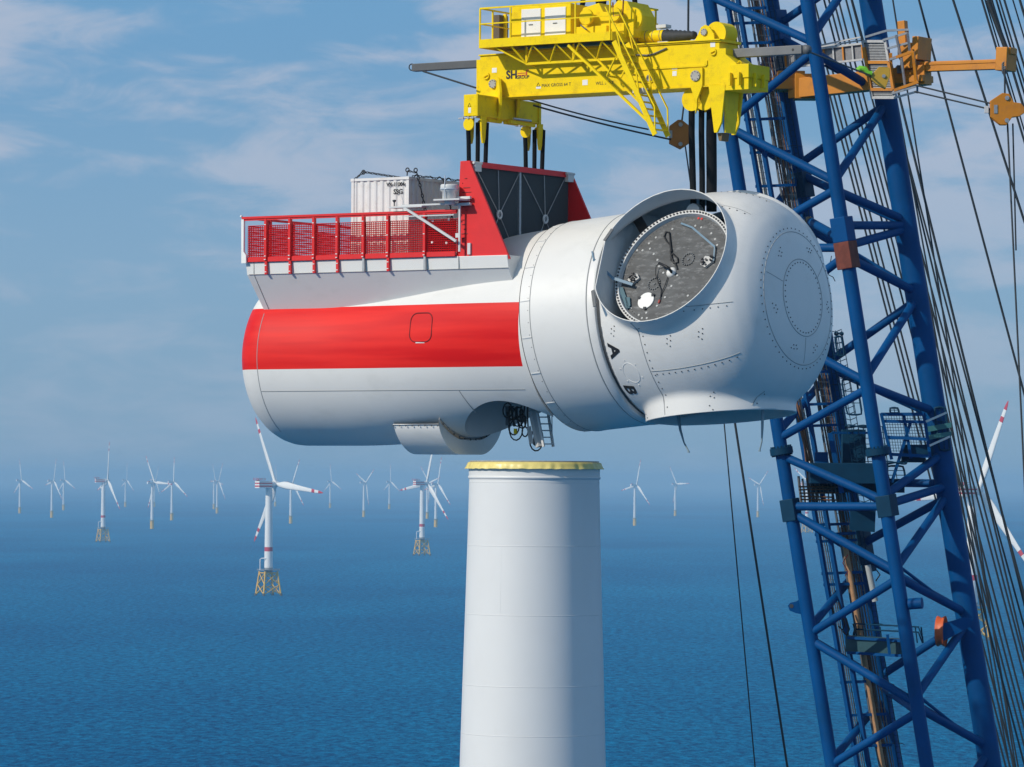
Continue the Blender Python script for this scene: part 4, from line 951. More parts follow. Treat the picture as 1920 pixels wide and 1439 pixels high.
# ------------------------------------------------------------------ yellow lifting beam
lb = thing('lifting_beam', 'bright yellow lifting beam with railed platform and stairs above the nacelle', 'lifting beam', NF)
YB = .66
def bx(m, x0, x1, y0, y1, z0, z1, mi=0): m.box(((x0 + x1) / 2, (y0 + y1) / 2, (z0 + z1) / 2), (x1 - x0, y1 - y0, z1 - z0), mi=mi)
XL, XR_ = Xat(896, -YB), Xat(1346, -YB); ZT, ZB = Zat(99, 0, -YB), Zat(178, 0, -YB)
m = MB(); bx(m, XL, XR_, -YB, YB, ZB, ZT); bevel(m.obj('main_girder', YEL, lb), .02)
m = MB(); bx(m, XL - .02, XR_ + .1, -YB - .06, YB + .06, ZT + .003, ZT + .05); bx(m, XL - .02, XR_, -YB - .05, YB + .05, ZB - .045, ZB - .003); m.obj('flange_plate', YEL, lb)
m = MB(); bx(m, XL - .22, XL - .003, -YB + .1, YB - .1, ZB + .1, ZT - .12); m.obj('end_plate', YEL, lb)
XM = Xat(1325, -YB)
m = MB(); bx(m, XM - 3.9, XM + .55, -YB - .12, YB + .12, ZT + .055, ZT + .10); m.obj('upper_flange', YEL, lb)
m = MB(); bx(m, Xat(1190, -YB), Xat(1322, -YB), -YB - .05, -YB - .003, Zat(122, 7, -YB) - .04, Zat(122, 7, -YB) + .04); bx(m, Xat(1319, -YB), Xat(1324, -YB), -YB - .05, -YB - .003, Zat(122, 7, -YB), Zat(113, 7, -YB)); m.obj('stiffener_rib', YEL, lb)
m = MB(); m.path([(Xat(px, -YB), -YB - .05, Zat(py, 6, -YB, px)) for px, py in ((1182, 100), (1195, 99), (1210, 101), (1222, 100), (1235, 95), (1248, 90))], .03, 6); m.obj('hydraulic_hose', DGREY, lb)
# right hand end: stepped box
x0, x1 = Xat(1342, -YB), Xat(1363, -YB)
m = MB(); m.prism([(x0 - .02, ZB), (x1 + .35, ZB), (x1 + .35, ZB + .75), (x1 - .1, ZB + 1.1), (x1 - .1, ZT - .25), (x0 - .02, ZT - .25)], (0, 0, 0), (1, 0, 0), (0, 0, 1), (0, 1, 0), 2 * YB + .04); bevel(m.obj('end_gusset', YEL, lb), .015)
XE0, XE1 = Xat(1365, -YB - .1), Xat(1401, -YB - .1)
m = MB(); bx(m, XE0, XE1, -YB - .1, YB + .1, Zat(144, 9, -YB), Zat(118, 9, -YB)); bevel(m.obj('end_box', YEL, lb), .015)
m = MB(); bx(m, XE0 - .35, XE1 - .03, -YB - .05, YB + .05, Zat(166, 9, -YB), Zat(144, 9, -YB) - .004); bevel(m.obj('end_box', YEL, lb), .015)
for px in (1371, 1388): m = MB(); bx(m, Xat(px, -YB) - .04, Xat(px, -YB) + .04, -YB - .26, -YB - .10, Zat(158, 9, -YB), Zat(134, 9, -YB)); m.obj('end_box_rib', YEL, lb)
for yy in (-.4, .2): m = MB(); bx(m, XE1 + .003, XE1 + .13, yy - .04, yy + .04, Zat(160, 9, -YB), Zat(135, 9, -YB)); m.obj('end_box_rib', YEL, lb)
m = MB(); m.lathe([(.07 + .02 * math.cos(a), .02 * math.sin(a)) for a in np.linspace(0, 6.283, 7)[:-1]], 12, Matrix.Translation((Xat(1384, -.5), -.5, Zat(115, 9, -.5))) @ Matrix.Rotation(R(90), 4, 'X'), close=True); m.obj('lifting_eye', YEL, lb)
# hanging tusk leg and its hanger
x = Xat(1343, -YB); zc_ = ZB
for yy in (-YB - .02, YB - .1):
    m = MB(); m.prism([(x - .35, ZB - .003), (x + .36, ZB - .003), (x + .20, Zat(228, 8, -.6)), (x + .02, Zat(247, 8, -.6)), (x - .10, Zat(247, 8, -.6))], (0, yy, 0), (1, 0, 0), (0, 0, 1), (0, 1, 0), .10); m.obj('guide_leg_plate', YEL, lb)
m = MB(); m.prism([(-.56, ZB - .003), (.5, ZB - .003), (.2, Zat(247, 8, -.6)), (-.5, Zat(247, 8, -.6))], (x + .22, 0, 0), (0, 1, 0), (0, 0, 1), (1, 0, 0), .05); m.obj('guide_leg_web', YEL, lb)
m = MB(); m.prism([(x - .08, Zat(247, 8, -.6) - .004), (x + .14, Zat(247, 8, -.6) - .004), (x + .10, Zat(262, 8, -.6)), (x - .0, Zat(262, 8, -.6))], (0, -.3, 0), (1, 0, 0), (0, 0, 1), (0, 1, 0), .5); m.obj('guide_leg_tip', mat('worn_brown', (.16, .10, .03), .6), lb)
xh = Xat(1303, -YB - .05)
for yy in (-YB - .06, YB + .06):
    m = MB(); m.prism([(xh - .28, Zat(126, 7, -.7)), (xh + .28, Zat(126, 7, -.7)), (xh + .28, Zat(160, 7, -.7)), (xh + .06, Zat(186, 7, -.7)), (xh + .06, Zat(200, 7, -.7)), (xh - .02, Zat(212, 7, -.7)), (xh - .02, Zat(186, 7, -.7)), (xh - .24, Zat(160, 7, -.7))], (0, yy, 0), (1, 0, 0), (0, 0, 1), (0, 1, 0), .09); bevel(m.obj('sling_hanger_plate', YEL, lb), .01)
def disc(x, y, z, r_, t, name, mt, par=lb, ax='y', bolts=8):
    m = MB(); M_ = Matrix.Translation((x, y, z)) @ (Matrix.Rotation(R(90), 4, 'X') if ax == 'y' else Matrix.Rotation(R(90), 4, 'Y'))
    m.lathe([(0, t), (r_ * .96, t), (r_, t * .7), (r_, 0), (0, 0)], 28, M_, smooth=False); o = m.obj(name, mt, par)
    if bolts:
        b_ = MB()
        for k in range(bolts):
            a = 2 * math.pi * k / bolts; p = M_ @ Vector((r_ * .8 * math.cos(a), r_ * .8 * math.sin(a), t)); q = M_ @ Vector((r_ * .8 * math.cos(a), r_ * .8 * math.sin(a), t + .03)); b_.tube(p, q, r_ * .09, 6)
        b_.obj('pin_bolts', DGREY, o, kind='stuff')
    return o
PIN = mat('pin_plate_grey', (.38, .37, .34), .5, metal=.3, vary=.12, vscale=6)
disc(xh, -YB - .11, Zat(141, 7, -.7), .20, .05, 'hanger_pin', PIN)
disc(Xat(1216, -YB), -YB - .003, Zat(145, 5, -.7), .20, .04, 'pad_plate', YEL, bolts=0); disc(Xat(1216, -YB), -YB - .045, Zat(145, 5, -.7), .13, .03, 'pad_pin', PIN, bolts=0)
for px, dy in ((1306, .35), (1330, .30)):
    xs_ = Xat(px, 0); m = MB(); m.lathe([(0, -.45), (.42, -.45), (.42, -.38), (.30, -.33), (.30, .33), (.42, .38), (.42, .45), (0, .45)], 28, Matrix.Translation((xs_, 0, Zat(186, 7, 0))) @ Matrix.Rotation(R(90), 4, 'X'), smooth=False); m.obj('sling_drum', YEL, lb)
# upper right bracket with pin and the hydraulic cylinder
xb = Xat(1319, -.5)
for yy in (-.52, .52):
    m = MB(); zz = lambda py: Zat(py, 7.5, -.5)
    m.prism([(xb - .42, ZT + .105), (xb + .42, ZT + .105), (xb + .40, zz(62)), (xb + .20, zz(48)), (xb + .02, zz(44)), (xb - .14, zz(48)), (xb - .30, zz(64))], (0, yy, 0), (1, 0, 0), (0, 0, 1), (0, 1, 0), .08); bevel(m.obj('cylinder_bracket', YEL, lb), .01)
disc(xb, -.57, Zat(58, 7.5, -.5), .13, .05, 'bracket_pin', PIN)
m = MB(); m.lathe([(0, -.42), (.42, -.42), (.42, .42), (0, .42)], 28, Matrix.Translation((xb + .35, .1, Zat(62, 7.5, 0))) @ Matrix.Rotation(R(90), 4, 'X'), smooth=False); m.obj('bracket_roller', YEL, lb)
zc2 = Zat(66, 5, 0)
m = MB(); c0, c1 = Xat(1172, 0), Xat(1243, 0)
RX = Matrix.Rotation(R(90), 4, 'Y')
m.lathe([(0, c0), (.22, c0), (.22, c1), (0, c1)], 28, Matrix.Translation((0, 0, zc2)) @ RX, smooth=True); m.obj('hydraulic_cylinder', YEL, lb).modifiers.new('es', 'EDGE_SPLIT')
for k in range(4): xx = c0 + (c1 - c0) * (.35 + .19 * k); m = MB(); m.lathe([(.22, xx), (.228, xx + .003), (.228, xx + .022), (.22, xx + .025)], 28, Matrix.Translation((0, 0, zc2)) @ RX); m.obj('cylinder_band', DGREY, lb)
m = MB(); pr2 = [(0, c1 + .01), (.26, c1 + .01)]; xe = Xat(1300, 0)
for k in range(15):
    t = k / 14; pr2.append((.25 - .13 * t + .05 * (k % 2) * (1 - .4 * t), c1 + .03 + (xe - c1) * t))
m.lathe(pr2 + [(0, xe)], 24, Matrix.Translation((0, -.0, zc2 - .05)) @ RX); m.obj('rubber_bellows', mat('bellows', (.03, .033, .037), .7, vary=.2, vscale=5, bump=.5, bscale=12), lb)
m = MB(); bx(m, Xat(1232, 0), Xat(1250, 0), -.2, .2, Zat(52, 5, 0), Zat(46, 5, 0)); bx(m, Xat(1236, 0), Xat(1255, 0), -.25, .25, ZT + .06, zc2 - .24); m.obj('cylinder_saddle', LGREY, lb)
# platform, rails and truss
XP0, XP1, YP, ZP = Xat(896, -1.75), Xat(1142, -1.75), 1.75, Zat(78, 0, -1.75)
m = MB(); bx(m, XP0, XP1, -YP, 1.6, ZP - .02, ZP + .03); m.obj('platform_floor', YEL, lb)
m = MB(); bx(m, XP0, XP1, -YP - .05, -YP, ZP - .16, ZP + .16); bx(m, XP0 - .05, XP0, -YP, 1.6, ZP - .16, ZP + .16); bx(m, XP1, XP1 + .05, -YP, 1.6, ZP - .16, ZP + .16); m.obj('toe_channel', YEL, lb)
zr = Zat(11, 0, -YP); zmr = (zr + ZP) / 2 + .08
m = MB(); m.bar((XP0, -YP, zr), (XP1, -YP, zr), .06, .06); m.obj('hand_rail', YEL, lb)
m = MB(); m.bar((XP0, -YP, zmr), (XP1, -YP, zmr), .045, .045); m.obj('knee_rail', YEL, lb)
m = MB(); m.bar((XP0, -YP, zr), (XP0, 1.6, zr), .06, .06); m.bar((XP0, -YP, zmr), (XP0, 1.6, zmr), .045, .045); m.obj('side_rail', YEL, lb)
pmm = MB(); pmm.box((0, 0, (zr + ZP) / 2), (.055, .055, zr - ZP - .05)); pme = pmm.mesh('rail_post', YEL)
for px in (896, 953, 1075, 1140): link('rail_post', pme, lb, loc=(Xat(px, -YP), -YP, 0))
for y in (-.9, .4, 1.6): link('rail_post', pme, lb, loc=(XP0, y, 0))
for (x, y) in ((Xat(1205, 1.6), 1.6), (Xat(1226, 1.6), 1.6), (Xat(1205, 1.6), .2)): link('rail_post', pme, lb, loc=(x, y, 0))
x2, x3 = Xat(1155, 1.6), Xat(1230, 1.6); m = MB(); m.bar((x2, 1.6, zr - .05), (x3, 1.6, zr - .05), .06, .06); m.bar((x2, 1.6, zmr), (x3, 1.6, zmr), .045, .045); m.bar((x3, 1.6, zr - .05), (x3, .2, zr - .05), .05, .05); m.obj('hand_rail', YEL, lb)
ztr = Zat(115, 1, -1.9)
m = MB(); xa_, xb2 = Xat(978, -1.5), Xat(1150, -1.5)
m.bar((xa_, -1.3, ztr), (xb2, -1.3, ztr), .09, .09); xs4 = [Xat(p, -1.5) for p in (978, 1022, 1066, 1110, 1150)]
for a, b in zip(xs4, xs4[1:]): c = (a + b) / 2; m.bar((a, -1.3, ztr), (c, -1.7, ZP - .16), .05, .05); m.bar((b, -1.3, ztr), (c, -1.7, ZP - .16), .05, .05)
m.obj('platform_truss', YEL, lb)
m = MB()
for px in (978, 1066, 1150): X = Xat(px, -1.5); m.bar((X, -1.3, ztr), (X, -YB, ztr), .08, .08); m.bar((X, -1.3, ztr), (X, -1.3, ZP - .16), .06, .06)
m.bar((xa_, -1.3, ztr), (Xat(925, -1.7), -1.7, ZP - .16), .06, .06); m.bar((xa_, -1.3, ztr), (Xat(955, -1.7), -1.7, ZP - .16), .06, .06); m.obj('truss_bracket', YEL, lb)
m = MB(); bx(m, Xat(960, 0), Xat(1175, 0), -.55, .55, ZT + .06, ZP - .18); m.obj('machinery_base', YEL, lb)
# cabinet with two white doors
ck0, ck1 = Xat(955, -1.1), Xat(1062, -1.1); zc3 = zr + .06
m = MB(); bx(m, ck0, ck1 + .1, -1.1, .5, ZP + .03, zc3); bevel(m.obj('control_cabinet', YEL, lb), .02)
for (pa, pb) in ((974, 1010), (1018, 1057)):
    m = MB(); a, b = Xat(pa, -1.12), Xat(pb, -1.12); bx(m, a, b, -1.14, -1.103, ZP + .10, zc3 - .12); d_ = bevel(m.obj('cabinet_door', PWHITE, lb), .01)
    m = MB(); bx(m, (a + b) / 2 - .09, (a + b) / 2 + .09, -1.165, -1.143, (ZP + zc3) / 2 - .03, (ZP + zc3) / 2); m.obj('door_handle', DGREY, d_)
m = MB(); bx(m, Xat(918, -.3), Xat(932, -.3), -.3, .3, ZP + .03, zc3 - .15); m.obj('counter_post', mat('timber_brown', (.12, .09, .06), .7, vary=.2, vscale=5, stretch=(1, 1, .2)), lb)
m = MB(); bx(m, Xat(939, 0), Xat(944, 0), 0, .1, ZP + .03, zc3 - .1); m.obj('cable_post', YEL, lb)
# winch housing with discs and the sling trunnions
m = MB(); h0_, h1_ = Xat(1072, -.9), Xat(1172, -.9)
m.prism([(h0_ + .1, ZP + .03), (h1_ + .2, ZP + .03), (h1_ + .2, zr - .45), (h1_ - .1, zr + .05), (h1_ - .5, zr + .1), (h1_ - .9, zr - .3), (h0_ + 1.2, zr - .3), (h0_ + 1.0, zr + .05), (h0_ + .3, zr - .1)], (0, .0, 0), (1, 0, 0), (0, 0, 1), (0, 1, 0), 1.5); bevel(m.obj('trunnion_housing', YEL, lb), .02)
m = MB(); bx(m, h0_ + .15, Xat(1133, -1.0), -.98, -.755, ZP + .03, ZP + .5); bx(m, Xat(1146, -1.0), Xat(1166, -1.0), -.98, -.755, ZP + .03, ZP + .55); bevel(m.obj('gear_case', YEL, lb), .015)
for px, py, r_ in ((1097, 30, .30), (1150, 28, .26), (1185, 38, .42)):
    y_ = -1.02 if px < 1180 else -.5; disc(Xat(px, y_), y_, Zat(py, 3, y_), r_, .10, 'trunnion_cap', YEL, bolts=0)
m = MB(); m.tube((Xat(1085, -1.1), -1.12, Zat(44, 3, -1.1)), (Xat(1097, -1.1), -1.12, Zat(54, 3, -1.1)), .03, 6); m.obj('locking_lever', DGREY, lb)
m = MB(); m.path([(Xat(p, -1.1), -1.1, Zat(q, 3.5, -1.1)) for p, q in ((1165, 0), (1164, 28), (1147, 30), (1145, 4))], .03, 6); m.obj('copper_pipe', mat('pipe_rust', (.25, .06, .02), .5), lb)
# stairs down to the nacelle
def st(px, py, y): X = Xat(px, y); return Vector((X, y, Zat(py, X, y, px)))
ya, yb2 = -2.35, -1.45
A0, A1 = st(1148, 76, ya), st(1226, 252, ya); B0, B1 = A0 + Vector((0, .9, 0)), A1 + Vector((0, .9, 0))
for a, b in ((A0, A1), (B0, B1)): m = MB(); m.bar(a, b, .05, .20); m.obj('stair_stringer', YEL, lb)
tr_ = MB(); tr_.box((0, .45, 0), (.24, .84, .035)); tme = tr_.mesh('stair_tread', YEL)
for k in range(13): t = (k + .8) / 13.6; link('stair_tread', tme, lb, loc=A0.lerp(A1, t))
up_ = Vector((-.03, 0, 1.02))
for a, b in ((A0, A1), (B0, B1)):
    p0, p1 = a + up_ * 1.25 + Vector((-.35, 0, 0)), b + up_; m = MB(); m.bar(p0, p1, .05, .05); m.obj('stair_rail', YEL, lb)
    for t in (.22, .62, 1.0): m = MB(); q = a.lerp(b, t); m.bar(q, p0.lerp(p1, t), .045, .045); m.obj('stair_post', YEL, lb)
m = MB(); C0, C1 = st(1062, 84, -2.0), st(1218, 232, -2.2); m.bar(C0, C1, .09, .09); m.obj('stair_brace', YEL, lb)
m = MB(); D0, D1 = st(1118, 112, -1.4), st(1205, 200, -1.5); m.bar(D0, D1, .07, .07); e1, e2, e3 = st(1135, 141, -2.1), st(1160, 146, -1.5), st(1150, 108, -2.3)
m.bar(e1, e3, .05, .05); m.bar(e2, st(1178, 112, -1.5), .05, .05); m.bar(e1, e2, .06, .06); m.obj('stair_brace', YEL, lb)
m = MB(); bx(m, st(1192, 160, -1.9).x - .08, st(1206, 160, -1.9).x + .08, -2.1, -1.8, Zat(175, 5, -1.9), Zat(166, 5, -1.9)); m.obj('work_light', LGREY, lb)
# tail end lifting gear: centre hanger, cross spreader with two sling hooks
for dy, px in ((-YB - .16, 931),):
    xh2 = Xat(937, dy)
    for o_ in (0, .55):
        m = MB(); m.prism([(-.10, Zat(141, 0, -.8)), (.12, Zat(146, 0, -.8)), (.30, Zat(170, 0, -.8)), (.30, Zat(196, 0, -.8)), (.0, Zat(222, 0, -.8)), (-.16, Zat(222, 0, -.8)), (-.34, Zat(192, 0, -.8)), (-.34, Zat(166, 0, -.8))], (xh2 - .12, dy + o_ * 2.2, 0), (.75, -.66, 0), (0, 0, 1), (.66, .75, 0), .10); bevel(m.obj('swivel_hanger_plate', YEL, lb), .01)
disc(Xat(922, -YB), -YB - .003, Zat(157, -1.5, -.7), .17, .09, 'hanger_pin', PIN)
for (px, py) in ((909, 137), (1335, 119)):
    m = MB(); xx, zz_ = Xat(px, -YB), Zat(py, 0, -YB, px); m.path([(xx + .12 * math.cos(a), -YB - .04, zz_ + .12 * math.sin(a)) for a in np.linspace(-2.9, .9, 9)], .03, 6); m.bar((xx - .12, -YB - .04, zz_ - .03), (xx + .1, -YB - .04, zz_ + .06), .03, .03); m.obj('pad_eye', YEL, lb)
cs = thing('cross_spreader', 'yellow transverse spreader hanging under the tail end of the lifting beam above the red cooler', 'spreader', NF)
xc0, xc1 = Xat(866, -2.3), Xat(890, -2.3); zt3, zb3 = Zat(177, -1.5, -2.3), Zat(218, -1.5, -2.3)
m = MB(); bx(m, xc0, xc1, -2.3, 2.05, zb3, zt3); bevel(m.obj('spreader_girder', YEL, cs), .02)
m = MB(); bx(m, xc1 + .003, xc1 + .03, -2.2, 1.95, zt3 - .07, zt3 - .02); bx(m, xc1 + .003, xc1 + .03, -2.2, 1.95, zb3 + .02, zb3 + .07); bx(m, xc1 + .003, xc1 + .05, -2.3, -2.22, zb3, zt3); bx(m, xc1 + .003, xc1 + .05, 1.9, 2.05, zb3, zt3); m.obj('web_stiffener', YEL, cs)
m = MB(); m.prism([(-.5, zb3 - .003), (.5, zb3 - .003), (.42, zb3 - .14), (-.42, zb3 - .14)], (xc1 - .2, -.8, 0), (0, 1, 0), (0, 0, 1), (1, 0, 0), .12); m.prism([(-.5, zb3 - .003), (.5, zb3 - .003), (.42, zb3 - .14), (-.42, zb3 - .14)], (xc1 - .2, .35, 0), (0, 1, 0), (0, 0, 1), (1, 0, 0), .12); m.obj('rest_foot', YEL, cs)
m = MB(); m.tube((xc1 + .2, -.1, zb3 + .05), (xc1 + .2, 1.1, zb3 + .05), .045, 10); m.obj('locking_rod', STEEL, cs)
m = MB(); m.bar((xc1 + .1, -.2, zb3 - .06), (xc1 + .1, 1.5, zb3 - .1), .1, .12); m.obj('locking_arm', YEL, cs)
for yy in (-2.05, 1.82):
    for dx in (-.28, .26):
        m = MB(); xx = (xc0 + xc1) / 2 + dx + .1; z9 = zb3 - .003
        m.prism([(-.18, z9), (.18, z9), (.13, z9 - .75), (.05, z9 - 1.0), (-.05, z9 - 1.0), (-.12, z9 - .75)], (xx, yy + .1, 0), (0, 1, 0), (0, 0, 1), (1, 0, 0), .07); m.obj('hook_plate', YEL, cs)
    disc((xc0 + xc1) / 2 - .05, yy - .22, zb3 - .30, .24, .06, 'sling_keeper_disc', YEL, cs, bolts=0)
    disc((xc0 + xc1) / 2 + .12, yy + .42, zb3 - .30, .24, .06, 'sling_keeper_disc', YEL, cs, bolts=0)
    m = MB(); m.tube(((xc0 + xc1) / 2 - .5, yy - .26, zb3 - .07), ((xc0 + xc1) / 2 + .3, yy - .26, zb3 - .05), .03, 6)
    for k in (-.3, -.05, .15): m.tube(((xc0 + xc1) / 2 + k, yy - .32, zb3 - .06), ((xc0 + xc1) / 2 + k, yy - .24, zb3 - .06), .05, 8)
    m.obj('release_pin', STEEL, cs)
    for k, dx in enumerate((-.16, .12, .36)):
        sl_ = MB(); xx = (xc0 + xc1) / 2 + dx; sl_.path([(xx, yy + .25 * (k - .6), zb3 - .22), (xx + .02, yy + .20 * (k - .6), zb3 - .9), (xx + .03, yy + .14 * (k - .6), 11.2), (xx + .04, yy + .12 * (k - .6), 8.9)], .085, 10)
        o = sl_.obj('round_sling', BLACK); o.matrix_world = NF
        tag(o, ('outermost', 'middle', 'innermost')[k] + ' thin black sling above the ' + ('red cooler panel next to the container' if yy < 0 else 'middle of the red cooler beam'), 'sling', 'tail round slings')
# labels and writing on the girder
YIN = frame((0, 0, 0), (1, 0, 0), (0, 0, 1), (0, -1, 0))
def girder_text(body, px, py, size, m_=INK, bold=.004, name='girder_lettering'):
    X = Xat(px, -YB); M_ = frame((X, -YB - .006, Zat(py, X, -YB, px)), (1, 0, 0), (0, 0, 1), (0, -1, 0)); return put_text(name, body, size, M_, m_, lb, bold, .002)
girder_text('SH', 956, 140, .42, bold=.016); girder_text('GROUP', 977, 144, .17, bold=.004, name='logo_lettering')
girder_text('MAX GROSS 64 T', 1040, 158.5, .17, bold=.0); girder_text('WLL 500 T', 1131, 155, .17, bold=.0)
RL = mat('logo_red', (.55, .02, .02), .5)
m = MB()
for (a, b, c_, d_) in ((967, 984, 135.2, 136.6), (967, 984, 139.0, 140.4), (983, 985, 131, 140.4), (985.5, 988, 129.5, 132)): bx(m, Xat(a, -YB), Xat(b, -YB), -YB - .008, -YB - .004, Zat(d_, 0, -YB), Zat(c_, 0, -YB))
m.obj('logo_red_bars', RL, lb)
for (a, b, c_, d_) in ((919, 928, 123, 132), (1089, 1099, 155, 165), (1257, 1267, 139, 145), (1258, 1266, 148, 157), (1329, 1338, 99, 108), (1002, 1011, 163, 167)):
    m = MB(); bx(m, Xat(a, -YB), Xat(b, -YB), -YB - .008, -YB - .003, Zat(d_, 0, -YB), Zat(c_, 0, -YB)); m.obj('white_label', PWHITE, lb)
for (px, py, par, xx) in ((1006, 158, lb, None), (877, 197, cs, 1)):
    yq = -YB - .006 if par is lb else -2.306; X = Xat(px, yq); z_ = Zat(py, X, yq)
    s = MB(); s.path([(X - .07, yq, z_ - .06), (X + .07, yq, z_ - .06), (X, yq, z_ + .07)], .012, 4, closed=True); s.obj('warning_triangle', INK, par)
m = MB(); bx(m, Xat(875, -2.3), Xat(880, -2.3), -2.308, -2.303, Zat(212, -1.5, -2.3), Zat(202, -1.5, -2.3)); m.obj('white_label', PWHITE, cs)
# grey telescopic tagline arms and ropes
GA = mat('grey_arm', (.085, .09, .095), .45, vary=.08, vscale=3)
m = MB(); a0, a1 = Xat(772, 0), XL - .15; zA = Zat(124.5, -5, 0); m.box(((a0 + a1) / 2, 0, Zat(123.5, -4, 0)), (a1 - a0, .30, .29)); bevel(m.obj('tagline_arm', GA, lb), .02)
m = MB(); m.lathe([(.12 + .025 * math.cos(a), .025 * math.sin(a)) for a in np.linspace(0, 6.283, 7)[:-1]], 16, Matrix.Translation((a0 - .1, 0, zA)) @ Matrix.Rotation(R(90), 4, 'X'), close=True); m.obj('arm_shackle', RUBBER, lb)
m = MB(); a2, a3 = Xat(1362, 0), Xat(1504, 0); zB_ = Zat(96, 10, 0, 1430); m.box(((a2 + a3) / 2, 0, zB_), (a3 - a2, .32, .32)); bevel(m.obj('tagline_arm', mat('grey_arm_pale', (.16, .165, .17), .45, vary=.1, vscale=3), lb), .02)
m = MB(); m.lathe([(0, -.1), (.17, -.1), (.17, .1), (0, .1)], 16, Matrix.Translation((a3 + .12, 0, zB_)) @ Matrix.Rotation(R(90), 4, 'X')); m.obj('arm_sheave', DGREY, lb)
m = MB(); m.tube((a3 - .35, -.165, zB_), (a3 - .35, -.16, zB_), .05, 8); m.obj('arm_hole', RUBBER, lb)
# slings
def sling(pts, r_, label, group=None):
    m = MB(); m.path(pts, r_, 12); o = m.obj('round_sling', BLACK); o.matrix_world = NF; return tag(o, label, 'sling', group)
for k, (px, dx) in enumerate(((1302, -.02), (1313, .0), (1325, .0))):
    xx = Xat(px, 0); sling([(xx, .28 * (k - 1), Zat(180, 7, 0)), (xx + dx, .25 * (k - 1), Zat(250, 7, 0)), (xx + .04 + dx, .22 * (k - 1), Zat(330, 7, 0)), (xx + .05, .2 * (k - 1), Zat(395, 7, 0))], (.12, .11, .20)[k],
          ('outer black round sling into the hub top, closest to the brown block', 'thin middle black round sling into the hub top, between two others', 'thickest black round sling into the hub top, closest to the yellow tusk')[k])
for k, (px, r_) in enumerate(((1089, .10), (1118, .11), (1128, .11), (1156, .10), (1186, .10))):
    xx = Xat(px, 0); sling([(xx, (-.35, .2, -.2, .3, .2)[k], Zat(40, 3, 0)), (xx, 0, Zat(0, 3, 0)), (xx + .05, 0, Zat(-160, 3, 0)), (4.0, 0, Zat(-700, 3, 0))], r_, 'black sling rising ' + ('behind the disc cap', 'beside the disc cap, first of a close pair', 'second of the close pair above the yellow housing', 'above the stair head', 'furthest towards the hydraulic cylinder')[k], 'slings from beam to crane hook')
# ------------------------------------------------------------------ crane boom
CB = mat('crane_blue', (0.0, 0.064, 0.215), 0.55, spec=.12, vary=0.14, vscale=0.5, grime=(0.003, 0.055, 0.15), gscale=0.9, gamt=0.5)
CG = mat('crane_green_grey', (0.003, 0.040, 0.088), 0.6, spec=.15, vary=0.15, vscale=1.2)
RUST = mat('rust_primer', (0.16, 0.035, 0.02), 0.75, vary=0.35, vscale=2.5, grime=(.03, .015, .02), gscale=1.5, gamt=.7)
ORG = mat('crane_orange', (0.58, 0.21, 0.006), 0.45, vary=0.1, vscale=1.0, grime=(.30, .12, .03), gscale=1.8, gamt=.5)
ORD = mat('block_brown_orange', (0.42, 0.15, 0.02), 0.5, vary=0.12, vscale=2)
ROPE = mat('wire_rope', (0.015, 0.022, 0.028), 0.6)
PIPE = mat('copper_brown_pipe', (0.22, 0.10, 0.05), 0.5, metal=.2, vary=.3, vscale=1.5)
PIPG = mat('grey_pipe', (0.16, 0.17, 0.18), 0.5, metal=.3, vary=.25, vscale=1.5)
MESHG = mat('walkway_mesh', (0.22, 0.23, 0.25), 0.6, vary=.2, vscale=8, bump=.5, bscale=40)
SC = 5.02
DA, DBk, DDk = 185.0, 185 - SC * .525, 185 + SC * .851
DCk = DBk + SC * .851
CH = {'A': (1330, 1560, DA), 'B': (1513, 1738, DBk), 'C': (1632, 1857, DCk), 'D': (1443, 1675, DDk)}
def K(c, py, dx=0, dd=0): a, b, d = CH[c]; return W(a + (b - a) * py / 1439 + dx, py, d + dd)
boom = thing('crane_boom', 'leaning dark blue tubular lattice boom of the heavy lift crane, crowded with ladders and pipes', 'crane boom')
for c, r_, nm in (('A', .29, 0), ('B', .30, 0), ('C', .50, 0), ('D', .40, 0)):
    m = MB(); m.tube(K(c, -700), K(c, 2600), r_, 28); m.obj('chord', CB, boom)
BR = [('A', -8, 'B', 80), ('B', 95, 'A', 228), ('A', 240, 'B', 341), ('B', 355, 'A', 450), ('A', 465, 'B', 465), ('B', 478, 'A', 600), ('A', 612, 'B', 717), ('B', 729, 'A', 822), ('A', 855, 'B', 940), ('A', 950, 'B', 950), ('A', 962, 'B', 1072), ('B', 1086, 'A', 1188), ('A', 1202, 'B', 1320), ('B', 1335, 'A', 1434), ('A', 1448, 'B', 1560), ('A', -30, 'B', -140),
      ('B', 68, 'C', -75), ('B', 100, 'C', 180), ('C', 192, 'B', 338), ('B', 358, 'C', 413), ('B', 423, 'C', 423), ('B', 462, 'C', 430), ('B', 483, 'C', 548), ('C', 558, 'B', 708), ('B', 723, 'C', 772), ('C', 852, 'B', 930), ('B', 947, 'C', 912), ('C', 927, 'B', 1066), ('B', 1082, 'C', 1150), ('C', 1166, 'B', 1307), ('B', 1327, 'C', 1399), ('C', 1412, 'B', 1550)]
BR2 = [('C', 195, 'D', 312), ('D', 325, 'C', 420), ('C', 562, 'D', 680), ('D', 690, 'C', 780), ('D', 905, 'C', 907), ('C', 932, 'D', 1025), ('D', 1038, 'C', 1150), ('C', 1162, 'D', 1270), ('D', 1282, 'C', 1400), ('D', 52, 'C', -65), ('D', 66, 'C', 180), ('D', 425, 'C', 548),
       ('A', 212, 'D', 92), ('A', 810, 'D', 700), ('A', 1178, 'D', 1062), ('A', 1428, 'D', 1310), ('A', 455, 'D', 330), ('A', 240, 'D', 320), ('D', 690, 'A', 590), ('A', 960, 'D', 1040), ('A', 470, 'D', 460), ('A', 1200, 'D', 1275)]
